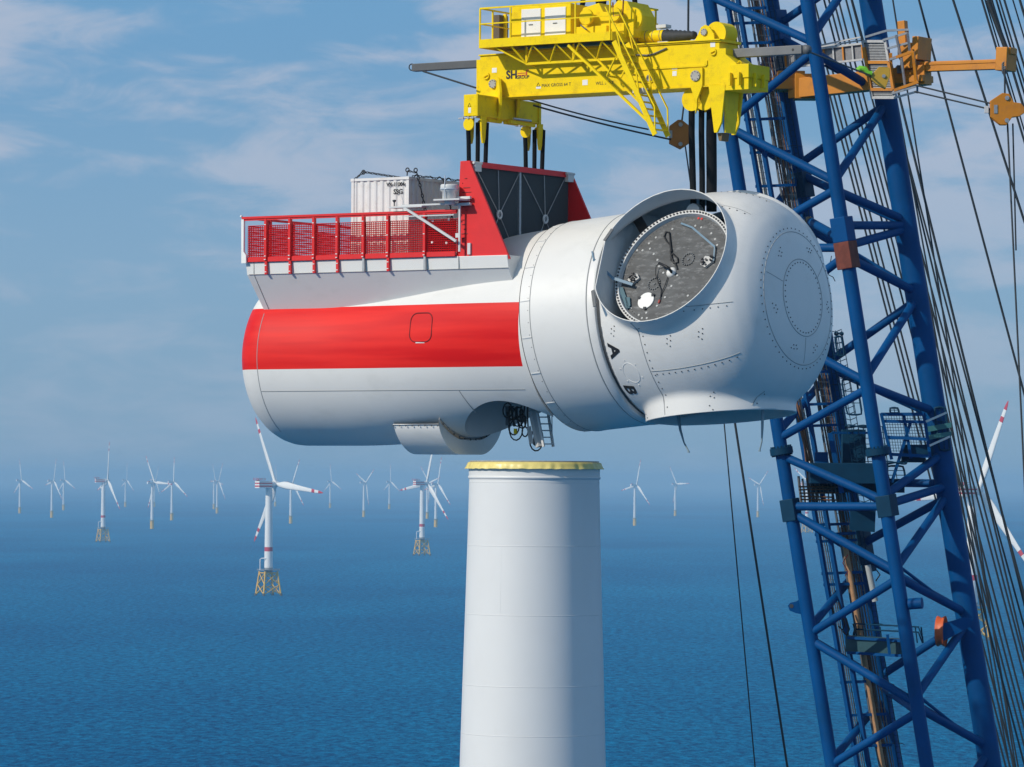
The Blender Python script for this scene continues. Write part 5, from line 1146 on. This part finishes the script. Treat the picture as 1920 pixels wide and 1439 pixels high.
for a, ya_, b, yb_ in BR: m = MB(); m.tube(K(a, ya_), K(b, yb_), .185, 18); m.obj('brace', CB, boom)
for a, ya_, b, yb_ in BR2: m = MB(); m.tube(K(a, ya_), K(b, yb_), .18, 14); m.obj('brace', CB, boom)
for ya_, yb_ in ((410, 452), (905, 945), (1285, 1335)):
    p, q = K('D', ya_), K('B', yb_); m = MB(); m.tube(p, q, .19, 14); m.obj('inner_brace', CB, boom)
    m = MB(); e_ = (q - p).normalized()
    for k in range(3): c = p + e_ * (.75 + .16 * k); m.tube(c, c + e_ * .08, .20, 14)
    m.obj('yellow_bands', mat('band_yellow', (.5, .33, .12), .6), boom)
for ya_, yb_ in ((1065, 1150), (1310, 1400)):
    m = MB(); m.tube(K('B', ya_, 10), K('C', yb_, -10, -.4), .07, 8); m.obj('brace_pipe', CB, boom)
# joint blocks and collars
def chord_axis(c): return (K(c, 600) - K(c, 500)).normalized()
def block(c, y0, y1, w_, d_, mt, name, dx=0, off=0):
    p, q = K(c, y0, dx), K(c, y1, dx); m = MB(); m.bar(p, q, w_, d_, Y_); m_ = m.obj(name, mt, boom); bevel(m_, .03); return m_
block('B', 408, 454, .74, .76, CB, 'joint_block'); block('B', 454, 504, .75, .77, RUST, 'joint_block')
block('A', 936, 977, .66, .64, CG, 'joint_block'); block('B', 929, 969, .70, .68, CG, 'joint_block', 2); block('D', 325, 372, .92, .9, CG, 'joint_block'); block('D', 22, 78, 1.0, 1.0, CB, 'joint_block')
block('D', 985, 1075, 1.0, 1.0, CG, 'joint_block')
m = MB(); m.prism([(-.9, 0), (.0, 0), (.0, .9), (-.35, .55), (-.5, .2)], K('B', 408, 18), -X_, (0, 0, 1), Y_, .2); 
for c, y in (('A', 845), ('B', 846), ):
    ax = chord_axis(c); p = K(c, y); m = MB(); m.tube(p - ax * .12, p + ax * .17, .50 if c == 'A' else .52, 28); m.obj('flange_collar', CG, boom)
    m = MB()
    for k in range(16):
        t = 2 * math.pi * k / 16; s1 = ax.orthogonal().normalized(); s2 = ax.cross(s1); c_ = p + (s1 * math.cos(t) + s2 * math.sin(t)) * .42; m.tube(c_ - ax * .20, c_ + ax * .24, .04, 6)
    m.obj('collar_bolts', CG, boom, kind='stuff')
m = MB(); p = K('B', 1133, 14, -.2); m.tube(p, p + Vector((.55, -.2, .05)), .24, 18); m.obj('stub_pipe', CB, boom)
p = K('A', 1136, -4); m = MB(); m.prism([(0, -.4), (-.35, -.33), (-.62, -.22), (-.7, 0), (-.6, .12), (-.35, .18), (0, .40)], p, (1, 0, 0), (0, 0, 1), (0, 1, 0), .12); lug = m.obj('lug_plate', CB, boom)
m = MB(); m.tube(p + Vector((-.55, -.08, -.02)), p + Vector((-.55, -.07, -.02)), .09, 12); m.obj('lug_hole', SEAMD, lug)
# orange sheave
p = K('C', 1184, -52, -1.5)
m = MB(); m.lathe([(.20, -.12), (.50, -.12), (.62, -.20), (.66, -.20), (.66, -.14), (.58, 0), (.66, .14), (.66, .20), (.62, .20), (.50, .12), (.20, .12)], 36, Matrix.Translation(p) @ frame((0, 0, 0), Y_ * .5 + Vector((.0, .5, 0)), (0, 0, 1), X_)); m.obj('orange_sheave', mat('sheave_orange', (.62, .11, .03), .5), boom)
m = MB(); m.prism([(-.35, -.3), (.0, -.45), (1.2, .2), (1.3, .55), (.9, .6), (-.1, .3)], p + Vector((0, -.25, 0)), (1, 0, 0), (0, 0, 1), (0, 1, 0), .08); m.prism([(-.35, -.3), (.0, -.45), (1.2, .2), (1.3, .55), (.9, .6), (-.1, .3)], p + Vector((.1, .3, 0)), (1, 0, 0), (0, 0, 1), (0, 1, 0), .08); m.obj('sheave_cheek', CB, boom)
# guide rails, caged mesh and pipe bundle running up inside
def G(px0, py, off=0, d=187.0): return W(px0 + off + .1705 * py, py, d)
for off in (0, 21):
    m = MB(); m.bar(G(1363, -500, off), G(1363, 2400, off), .16, .20, Y_); m.obj('guide_rail', CB, boom)
m = MB()
for off in (5, 9, 13, 17): m.tube(G(1363, -500, off, 187.4), G(1363, 2400, off, 187.4), .028, 6)
for k in range(150): py = -100 + k * 10.6; m.tube(G(1363, py, 2, 187.4), G(1363, py, 20, 187.4), .012, 4)
m.obj('cable_ladder', PIPG, boom, kind='stuff')
m = MB(); m.box((0, 0, 0), (.34, .012, .001))
pp = [G(1363, -100, 9, 187.55), G(1363, 880, 9, 187.55)]; m = MB(); m.bar(pp[0], pp[1], .24, .012, Y_); m.obj('light_cover_strip', mat('dusty_cover', (.62, .66, .68), .6, vary=.2, vscale=2), boom)
rows = [(0, PIPG, .055), (5, PIPE, .045), (9, PIPG, .04), (13, PIPE, .06), (18, PIPG, .05), (22, PIPE, .035), (27, PIPG, .03)]
for off, mt_, r_ in rows:
    pts = [G(1404, py, off + rnd.uniform(-1.2, 1.2), 187.6) for py in range(-160, 1600, 70)]; m = MB(); m.path(pts, r_, 7); m.obj('riser_pipe', mt_, boom)
m = MB(); m.path([G(1398, py, 12, 187.2) for py in range(1010, 1600, 60)], .12, 8); m.obj('copper_hose', mat('tan_hose', (.42, .24, .12), .55, vary=.2, vscale=4), boom)
m = MB()
for k in range(120):
    py = -90 + k * 13; m.tube(G(1404, py, 1, 187.4), G(1404, py + 1, 27, 187.4), .015, 4)
m.obj('pipe_clamps', PIPG, boom, kind='stuff')
for py in (18, 45, 83, 225, 287, 350, 985, 1003, 1016, 1076, 1097, 1280, 1342, 1400, 700, 760, 800):
    m = MB(); m.bar(G(1363, py, -6, 187.0), G(1404, py - 3, 30, 187.3), .14, .12, (0, 0, 1)); m.obj('tie_bracket', CB, boom)
# hooped ladder beside chord D
m = MB()
for off in (36, 44): m.tube(G(1404, -200, off, 188.2), G(1404, 1600, off - (0), 188.2), .022, 6)
for k in range(170): py = -200 + k * 10.6; m.tube(G(1404, py, 36, 188.2), G(1404, py, 44, 188.2), .014, 4)
m.obj('rung_ladder', CG, boom, kind='stuff')
for k in range(14):
    py = -60 + k * 112; c = G(1404, py, 40, 188.2); m = MB(); m.path([c + Vector((.16 * math.cos(a) * 1.8, -.36 + .36 * math.cos(a + 1.57) * -1, .06 * math.sin(a))) for a in np.linspace(0, 3.14, 8)], .018, 4); m.obj('ladder_hoop', CG, boom)
# platforms in the middle of the boom
def V(px, py, d): return W(px, py, d)
def rounded_frame(px0, px1, py0, py1, d, r_=.045, name='guard_frame', mt=CG, n_=3, skew=.16):
    pts = []
    for (x, y) in ((px0, py0), (px1, py0), (px1, py1), (px0, py1)): pts.append((x + (y - py0) * skew, y))
    out_ = []
    for i in range(4):
        p, q, s_ = Vector(pts[i - 1]), Vector(pts[i]), Vector(pts[(i + 1) % 4])
        a, b = q.lerp(p, min(.4, 9 / max(1, (p - q).length))), q.lerp(s_, min(.4, 9 / max(1, (s_ - q).length)))
        out_ += [a, (a + b) * .15 + q * .7, b]
    m = MB(); m.path([V(p.x, p.y, d) for p in out_], r_, 6, closed=True)
    for k in range(1, n_): t = k / n_; a, b = Vector(pts[0]).lerp(Vector(pts[3]), t), Vector(pts[1]).lerp(Vector(pts[2]), t); m.tube(V(a.x, a.y, d), V(b.x, b.y, d), .018, 5)
    a, b = (Vector(pts[0]) + Vector(pts[1])) / 2, (Vector(pts[2]) + Vector(pts[3])) / 2; m.tube(V(a.x, a.y, d), V(b.x, b.y, d), .018, 5)
    m.obj(name, mt, boom)
rounded_frame(1565, 1578, 631, 668, 184.5); rounded_frame(1578, 1606, 712, 778, 184.5); rounded_frame(1662, 1694, 874, 900, 185.5); rounded_frame(1668, 1684, 765, 778, 186); rounded_frame(1752, 1772, 764, 845, 186.1, .05, skew=.12)
for (px, py, rx) in ((1573, 626, 8), (1605, 800, 20), (1678, 868, 22)):
    m = MB(); m.path([V(px, py, 185) + Vector((rx / 43 * math.cos(a), rx / 60 * math.sin(a), .06 * math.sin(a * 2))) for a in np.linspace(0, 6.283, 17)[:-1]], .035, 5, closed=True); m.tube(V(px - rx, py, 185), V(px + rx, py, 185), .02, 5); m.obj('cage_ring', CG, boom)
m = MB()
for k in range(30): py = 620 + k * 11; x = 1556 + (py - 620) * .17; m.path([V(x, py, 185.4), V(x + 10, py + 3, 184.9), V(x + 22, py - 2, 185.4)], .018, 4)
for off in (0, 10, 22): m.tube(V(1556 + off, 620, 185.2), V(1556 + off + 56, 950, 185.2), .018, 5)
m.obj('ladder_cage', CG, boom, kind='stuff')
m = MB(); m.box(V(1590, 888, 185.6), (3.4, 1.4, .9)); bevel(m.obj('winch_platform', CG, boom), .03)
m = MB(); m.box(V(1600, 838, 186.2), (1.0, 1.0, 1.5)); m.obj('equipment_cabinet', CG, boom)
m = MB(); m.box(V(1540, 862, 185.8), (.55, .5, .65)); bevel(m.obj('equipment_cabinet', CB, boom), .02)
m = MB(); m.box(V(1608, 912, 186.6), (4.0, 1.2, .55)); m.obj('platform_beam', CG, boom)
m = MB(); m.bar(V(1556, 812, 185.2), V(1578, 925, 185.2), .22, .2); m.bar(V(1560, 812, 185.2), V(1640, 812, 185.6), .1, .1); m.obj('platform_post', CB, boom)
m = MB()
for off in range(0, 60, 9): x = 1600 + off; m.tube(V(x, 800, 186.8), V(x + 10, 868, 186.8), .025, 5)
for k in range(7): py = 800 + k * 11; m.tube(V(1600 + k, py, 186.8), V(1658 + k, py, 186.8), .018, 5)
m.obj('guard_mesh', CG, boom, kind='stuff')
# mesh cabin between B and C
p0, p1 = (1652, 776), (1734, 842)
for (a, b) in (((1652, 777), (1732, 777)), ((1655, 790), (1736, 792)), ((1660, 820), (1740, 824)), ((1668, 852), (1742, 856))): m = MB(); m.bar(V(*a, 185.2), V(*b, 184.8), .14, .14); m.obj('cabin_beam', CB, boom)
for (a, b) in (((1652, 775), (1672, 862)), ((1694, 775), (1708, 860)), ((1732, 774), (1744, 858)), ((1708, 790), (1672, 905))): m = MB(); m.bar(V(*a, 185.1), V(*b, 185.1), .13, .13); m.obj('cabin_post', CB, boom)
m = MB()
for k in range(16): x = 1656 + k * 5; m.tube(V(x, 780, 185.3), V(x + 10, 848, 185.3), .014, 4)
for k in range(13): y = 780 + k * 5.5; m.tube(V(1654 + k, y, 185.3), V(1738 + k * .5, y, 185.3), .014, 4)
m.obj('cabin_mesh', CG, boom, kind='stuff')
m = MB(); m.box(V(1720, 845, 185.6), (1.3, .8, .5)); m.box(V(1712, 860, 185.8), (1.0, .5, .35)); m.obj('cabin_floor_box', CG, boom)
m = MB(); m.prism([(-.55, -.12), (.55, .1), (.55, .32), (-.55, .12)], K('C', 806, 2, -.56), (1, 0, 0), (0, 0, 1), (0, 1, 0), .14); m.prism([(-.5, -.12), (.5, .06), (.5, .26), (-.5, .08)], K('C', 820, 2, -.56), (1, 0, 0), (0, 0, 1), (0, 1, 0), .14); m.obj('hatch_step', mat('teal_hatch', (.04, .17, .18), .5), boom)
for (a, b) in (((1736, 791), (1775, 774)), ((1743, 836), (1781, 819))): m = MB(); m.bar(V(*a, 184.6), V(*b, 184.6), .06, .09); m.obj('handle_bar', LGREY, boom)
for (px, py) in ((1702, 785), (1722, 810)): pass
# dense pipework near the level joint
m = MB()
for k in range(11): x = 1497 + k * 7.5; m.path([V(x, 905 + rnd.uniform(-15, 5), 186.0), V(x + 4, 930, 186), V(x + rnd.uniform(4, 10), 958, 186)], rnd.choice((.03, .045, .06)), 6)
for k in range(7): y = 913 + k * 6; m.tube(V(1497 + k, y, 185.8), V(1572 + rnd.uniform(-10, 6), y + rnd.uniform(-2, 2), 185.8), .035, 6, mi=1)
m.obj('pipe_manifold', [DGREY, PIPE], boom)
for (px0, py0, px1, py1) in ((1490, 740, 1524, 880), (1484, 745, 1516, 865), (1496, 735, 1530, 900), (1500, 760, 1520, 950)):
    m = MB(); m.path([V(px0, py0, 186.3), V((px0 + px1) / 2 + 1, (py0 + py1) / 2, 186.2), V(px1, py1, 186.3)], .055, 7); m.obj('copper_pipe', PIPE if px0 != 1496 else PIPG, boom)
m = MB(); m.prism([(-.4, -.6), (.7, -.7), (.75, .55), (-.35, .5)], V(1610, 968, 186), (1, 0, 0), (0, 0, 1), (0, 1, 0), .15); m.obj('panel_screen', CG, boom)
m = MB(); m.tube(V(1627, 1060, 184.5), V(1641, 1128, 184.5), .13, 14); m.obj('floodlight_tube', mat('pale_tube', (.40, .43, .42), .5), boom)
m = MB(); m.path([V(1644, 1070, 184.6), V(1650, 1078, 184.6), V(1642, 1090, 184.6)], .03, 5); m.obj('lamp_bracket', RUBBER, boom)
# lower walkway
m = MB(); m.bar(V(1593, 1207, 186.8), V(1690, 1214, 184.9), .6, .72); m.obj('walkway_box', mat('walkway_teal', (.01, .06, .08), .55, vary=.15), boom)
for py in (1196, 1224): m = MB(); m.bar(V(1590, py, 186.4), V(1691, py + 6, 184.5), .12, .12); m.obj('walkway_flange', CB, boom)
for yy, dd in ((1170, 0), (1180, 0)): m = MB(); m.path([V(1600, yy + 22, 187), V(1604, yy, 187), V(1664, yy + 3, 185.6), V(1722, yy + 6, 184.9), V(1730, yy + 26, 184.9)], .04, 6); m.obj('walkway_rail', CG, boom)
for x in (1620, 1650, 1700, 1716, 1727): m = MB(); m.tube(V(x, 1176, 186), V(x + 4, 1206, 186), .03, 6); m.obj('walkway_post', CG, boom)
m = MB(); m.bar(V(1664, 1190, 184.4), V(1668, 1228, 184.4), .12, .12); m.obj('walkway_post', CB, boom)
for (px, py) in ((1578, 1170), (1586, 1180), (1600, 1190), (1560, 1160), (1572, 1150)):
    m = MB(); m.path([V(px, py - 20, 186.6), V(px + 6, py, 186.5), V(px + 2, py + 12, 186.6), V(px - 6, py + 4, 186.6)], .045, 6); m.obj('loose_hose', RUBBER, boom)
# red lead cable near D
m = MB(); m.path([V(1585, 1040 + 8 * k, 186.4) + Vector((.12 * math.cos(k * 1.6), 0, 0)) for k in range(6)], .02, 5); m.obj('red_cable', RED, boom)
m = MB(); m.path([V(1556 + 3 * math.cos(k), 480 + 9 * k, 184) for k in range(5)] + [V(1562, 520, 184), V(1566, 528, 184)], .02, 5); m.obj('loose_cable', RUBBER, boom)

# ------------------------------------------------------------------ orange tagline arm with access basket
arm = thing('tagline_boom', 'orange steel outrigger arm with grey mesh walkway, clamped level across the blue crane boom', 'outrigger arm')
def OA(px, py, off=0.0):
    """on the line of the arm: 31 degrees across the picture"""
    x = (px - 1655) / FPX * 185; d = 185 - x * math.tan(YAW) * .98 + off; return W(px, py, d)
m = MB(); m.bar(OA(1484, 168), OA(1740, 141), .65, .85, Z_); bevel(m.obj('main_arm', ORG, arm), .02)
m = MB(); m.bar(OA(1728, 126), OA(1882, 121), .42, .42, Z_); m.bar(OA(1728, 120.5, -.25), OA(1875, 115, -.25), .05, .12, Z_); bevel(m.obj('telescopic_section', ORG, arm), .015)
m = MB(); m.bar(OA(1876, 112), OA(1897, 112), .9, 1.0, Z_); m.bar(OA(1880, 97), OA(1900, 96), .5, .3, Z_); bevel(m.obj('arm_head', ORG, arm), .03)
m = MB(); m.tube(OA(1884, 124, -.5), OA(1884, 136, -.5), .05, 6)
for k in range(4): c = OA(1883, 122 + k * 4, -.5); m.path([c + Vector((.09 * math.cos(t), 0, .12 * math.sin(t))) for t in np.linspace(0, 6.28, 9)[:-1]], .03, 5, closed=True)
m.obj('head_chain', DGREY, arm)
m = MB(); m.bar(OA(1692, 40), OA(1696, 102), .35, .32, Y_); bevel(m.obj('arm_mast', ORG, arm), .02)
m = MB(); m.bar(OA(1722, 92), OA(1734, 92), 1.2, 1.0, Z_); m.bar(OA(1700, 108), OA(1722, 106), 1.2, 1.1, Z_); m.bar(OA(1640, 158), OA(1740, 148), 1.0, .3, Z_); bevel(m.obj('arm_socket', ORG, arm), .03)
m = MB(); m.box(OA(1480, 160, .3), (1.6, 1.6, .5)); m.box(OA(1482, 143, .3), (1.2, 1.4, .35)); m.box(OA(1510, 164, .4), (1.0, 1.2, 1.1)); bevel(m.obj('boom_clamp', ORG, arm), .03)
m = MB(); m.bar(OA(1497, 150, .3), OA(1497, 178, .3), .3, .3, Y_); m.bar(OA(1508, 150, -.2), OA(1510, 176, -.2), .25, .25, Y_); m.obj('clamp_bolt', ORG, arm)
m = MB(); m.tube(OA(1476, 140, .3), OA(1478, 164, .3), .62, 20); m.obj('clamp_ring', ORG, arm)
# walkway of grey mesh running behind the front chord
m = MB(); m.bar(OA(1430, 119, .6), OA(1618, 97, .6), .03, .62, Z_); m.obj('mesh_side', MESHG, arm)
for (a, b) in (((1430, 104), (1618, 82)), ((1430, 132), (1618, 112))): m = MB(); m.bar(OA(*a, .5), OA(*b, .5), .09, .09); m.obj('walkway_chord', GALV, arm)
for k in range(11): x = 1436 + k * 18; m = MB(); m.bar(OA(x, 104 - k * 2.1, .5), OA(x + 2, 131 - k * 2.1, .5), .07, .07, Y_); m.obj('walkway_stanchion', GALV if k % 2 else ORG, arm)
m = MB(); m.bar(OA(1540, 85, .3), OA(1614, 70, .3), .06, .06); m.bar(OA(1540, 88, .8), OA(1614, 76, .8), .06, .06); m.obj('walkway_handrail', GALV, arm)
# basket in front of chord C
pA, pB, pC, pD = (1614, 78), (1655, 75), (1672, 172), (1630, 172)
def Q(u, v, off=0.0): return OA(1618 + 42 * u + 16 * v, 78 + 96 * v, -1.5 + off)
for (a, b, c, d_) in ((0, 1, 0, .40), (0, 1, .42, .93), (0, 1, .95, 1.1)):
    m = MB(); qs_ = [Q(a, c), Q(b, c), Q(b, d_), Q(a, d_)]; m.add(qs_ + [q + Y_ * .03 for q in qs_], [(0, 1, 2, 3), (7, 6, 5, 4), (0, 4, 5, 1), (1, 5, 6, 2), (2, 6, 7, 3), (3, 7, 4, 0)]); m.obj('basket_mesh', MESHG, arm)
    m = MB()
    for k in range(int(30 * (d_ - c)) + 2): t = c + (d_ - c) * k / (int(30 * (d_ - c)) + 1); m.bar(Q(0, t, -.05), Q(1, t, -.05), .02, .03)
    m.obj('mesh_wire', GALV, arm, kind='stuff')
for (a, b) in (((0, 0), (1, 0)), ((0, 0), (0, .41)), ((1, 0), (1, .41)), ((0, 1.1), (1, 1.1)), ((0, .94), (0, 1.1)), ((1, .94), (1, 1.1))): m = MB(); m.bar(Q(*a, -.08), Q(*b, -.08), .11, .11); m.obj('basket_frame', GALV, arm)
for (a, b) in (((0, .41), (1, .41)), ((0, .94), (1, .94)), ((0, .12), (0, .94)), ((1, .41), (1, .94)), ): m = MB(); m.bar(Q(*a, -.12), Q(*b, -.12), .13, .13); m.obj('basket_frame', ORG, arm)
fr = [((1655, 76), (1702, 62)), ((1702, 62), (1706, 100)), ((1662, 92), (1706, 80)), ((1668, 112), (1706, 100)), ((1680, 66), (1690, 110)), ((1622, 70), (1662, 58)), ((1662, 58), (1702, 56)), ((1676, 184), (1720, 172)), ((1672, 176), (1718, 162)), ((1690, 110), (1698, 168)), ((1702, 56), (1702, 62)), ((1720, 160), (1720, 174))]
for a, b in fr: m = MB(); m.bar(OA(*a, -1.7), OA(*b, -1.2), .09, .09); m.obj('basket_frame', GALV, arm)
for a, b in (((1668, 112), (1712, 97)), ((1712, 97), (1718, 154)), ((1676, 170), (1722, 154)), ((1670, 100), (1672, 170))): m = MB(); m.bar(OA(*a, -1.65), OA(*b, -1.2), .12, .12); m.obj('basket_rail', ORG, arm)
m = MB(); m.tube(OA(1690, 100, .4), OA(1714, 98, .4), .35, 14); m.box(OA(1700, 132, .2), (.9, .9, .35)); m.obj('arm_winch', DGREY, arm)

# ------------------------------------------------------------------ sheave blocks
def sheave_block(px, py, d, s_, shape, label, mt, wheel=None):
    c = W(px, py, d); o = thing('sheave_block', label, 'sheave block', Matrix.Translation(c))
    for dy in (-.16, .16):
        m = MB(); m.prism([(a * s_, b * s_) for a, b in shape], (0, dy, 0), (1, 0, 0), (0, 0, 1), (0, 1, 0), .09); bevel(m.obj('cheek_plate', mt, o), .02)
    m = MB(); m.lathe([(0, -.1), (.55 * s_, -.1), (.45 * s_, 0), (.55 * s_, .1), (0, .1)], 24, Matrix.Rotation(R(90), 4, 'X')); m.obj('sheave_wheel', DGREY, o)
    for (a, b) in ((.1, .72), (.1, -.72)):
        m = MB(); m.tube((a * s_, -.21, b * s_), (a * s_, -.26, b * s_), .11 * s_ + .03, 6); m.obj('block_bolt', GALV, o)
    m = MB(); m.box((-.62 * s_, -.22, .0), (.22 * s_, .03, .55 * s_)); m.obj('data_plate', GALV, o)
    return o
HEX = [(-.70, .75), (0, 1.10), (.62, .82), (.70, .75), (.70, -.72), (.05, -1.12), (-.70, -.72)]
b1 = sheave_block(1273, 253, 163.5, .52, [(-.72, .62), (-.1, 1.08), (.2, 1.08), (.78, .62), (.78, -.62), (.1, -1.08), (-.72, -.66)], 'brown orange sheave block hanging at the foot of the yellow stairs', ORD)
b2 = sheave_block(1884, 206, 180.5, .66, [(-.95, .55), (-.2, 1.05), (.25, 1.0), (.55, .45), (1.0, .40), (1.25, .1), (1.2, -.25), (.9, -.45), (.45, -.5), (.1, -1.0), (-.3, -1.0), (-.95, -.5)], 'orange sheave block with a side roller, hanging below the end of the orange arm', ORG)
m = MB(); m.box((-.78, 0, .0), (.16, .2, .3)); m.obj('rope_clamp', LGREY, b2)
c = W(1652, 146, 182); b3 = thing('sheave_block', 'small yellow wedge block with green sling in front of the mesh basket', 'sheave block', Matrix.Translation(c))
m = MB(); m.prism([(-.42, .12), (-.1, .45), (.35, .42), (.38, .1), (.18, -.5), (-.2, -.3), (-.42, -.1)], (0, 0, 0), (1, 0, 0), (0, 0, 1), (0, 1, 0), .28); bevel(m.obj('wedge_body', mat('block_yellow', (.55, .33, .03), .5), b3), .02)
m = MB(); m.tube((.1, -.15, .05), (.1, -.2, .05), .08, 10); m.obj('block_bolt', GALV, b3)
m = MB(); m.path([(-1.0, -.1, .28), (-.9, -.1, .38), (-.7, -.1, .35), (-.6, -.1, .18), (-.4, -.1, .15)], .13, 8); m.obj('green_sling', mat('green_sling', (.18, .55, .03), .6), b3)
m = MB(); m.tube((-.5, -.05, .1), (-.3, -.05, .05), .09, 8); m.obj('swivel', DGREY, b3)

# ------------------------------------------------------------------ wire ropes
def rope(a, b, d0, d1, r_, label, group=None, sag=0):
    p, q = W(*a, d0), W(*b, d1); m = MB()
    if sag: m.path([p.lerp(q, t) + Vector((0, 0, -sag * 4 * t * (1 - t))) for t in np.linspace(0, 1, 12)], r_, 6)
    else: m.tube(p, q, r_, 6)
    o = m.obj('wire_rope', ROPE); return tag(o, label, 'rope', group)
def run(x0, y0, x1, y1, d, r_, label, group=None):
    s_ = (x1 - x0) / (y1 - y0); rope((x0 + s_ * (-160 - y0), -160), (x1 + s_ * (1620 - y1), 1620), d, d, r_, label, group)
for k, x in enumerate((1509, 1517, 1526, 1545, 1554, 1563, 1572)):
    run(x, 0, x + .262 * 1439, 1439, 196 + k * .4, .046, 'dark hoisting rope in the bundle passing between the two thick blue boom chords', 'hoisting ropes behind the boom')
for k, (x, x2) in enumerate(((1741, 1880), (1750, 1888), (1759, 1905), (1769, 1893), (1779, 1921))):
    run(x, 588, x2 + 22, 1200, 199 + k * .4, .046, 'dark hoisting rope in the bundle leaving the thick chord towards the lower corner', 'hoisting ropes beside the thick chord')
for k, (x, x2) in enumerate(((1796, 1886), (1803, 1893), (1811, 1902), (1818, 1898))):
    run(x, 900, x2, 1400, 203 + k * .4, .042, 'dark hoisting rope in the bundle leaving the thick chord towards the lower corner', 'hoisting ropes beside the thick chord')
run(1723, 0, 1846, 460, 205, .055, 'single thick rope crossing the orange arm just beside its socket')
run(1787, 0, 1935, 460, 206, .06, 'single thick rope crossing the orange arm halfway to its end')
run(1687, 184, 1755, 460, 205, .06, 'single rope emerging below the mesh basket')
for k, x in enumerate((1841, 1847, 1859, 1868, 1874, 1883, 1899, 1912)):
    run(x, 0, x + .30 * 460, 460, 207 + k * .5, (.055, .038, .065, .05, .045)[k % 5], 'heavy rope in the bundle crossing the end of the orange arm', 'heavy ropes past the arm end')
rope((1852, 0), (1888, 96), 182, 182, .11, 'thick braided black sling rising from the head of the orange arm')
rope((1292, -150), (1290, 96), 172, 172, .045, 'thin rope hanging behind the hydraulic cylinder bellows')
rope((1286, 165), (1278, 232), 163.5, 163.5, .035, 'short thin rope from the yellow beam down to the brown block')
rope((1285, 275), (1297, 360), 163.5, 160, .03, 'thin rope from the brown block down to the hub')
rope((1884, 130), (1884, 180), 180.5, 180.5, .04, 'short rope from the orange arm head down to the orange block')
rope((1889, 232), (1955, 1620), 181, 176, .04, 'thin rope falling from the orange block towards the sea')
rope((1899, 232), (1905, 470), 181, 181, .035, 'second thinner rope falling from the orange block')
rope((1715, 160), (1872, 198), 182, 180.5, .035, 'upper guy rope from basket to the orange block')
rope((1715, 172), (1872, 209), 182, 180.5, .035, 'lower guy rope from basket to the orange block')
rope((1518, 98), (1632, 142), 155, 182, .04, 'rope from the grey tagline arm tip to the yellow wedge block')
rope((793, 134), (892, 165), 162.5, 160.5, .035, 'short guy rope under the grey arm at the tail end of the yellow beam')
rope((973, 181), (1216, 243), 161, 161.5, .03, 'upper of two long thin ropes sloping under the yellow beam', None, .08)
rope((1000, 198), (1258, 262), 161, 163, .035, 'lower of two long thin ropes sloping under the yellow beam to the brown block', None, .05)
rope((1357, 785), (1432, 1620), 176, 176, .028, 'thinner of two steep ropes under the hub over the open sea')
rope((1376, 780), (1504, 1620), 177, 177, .05, 'thicker of two steep ropes under the hub over the open sea')
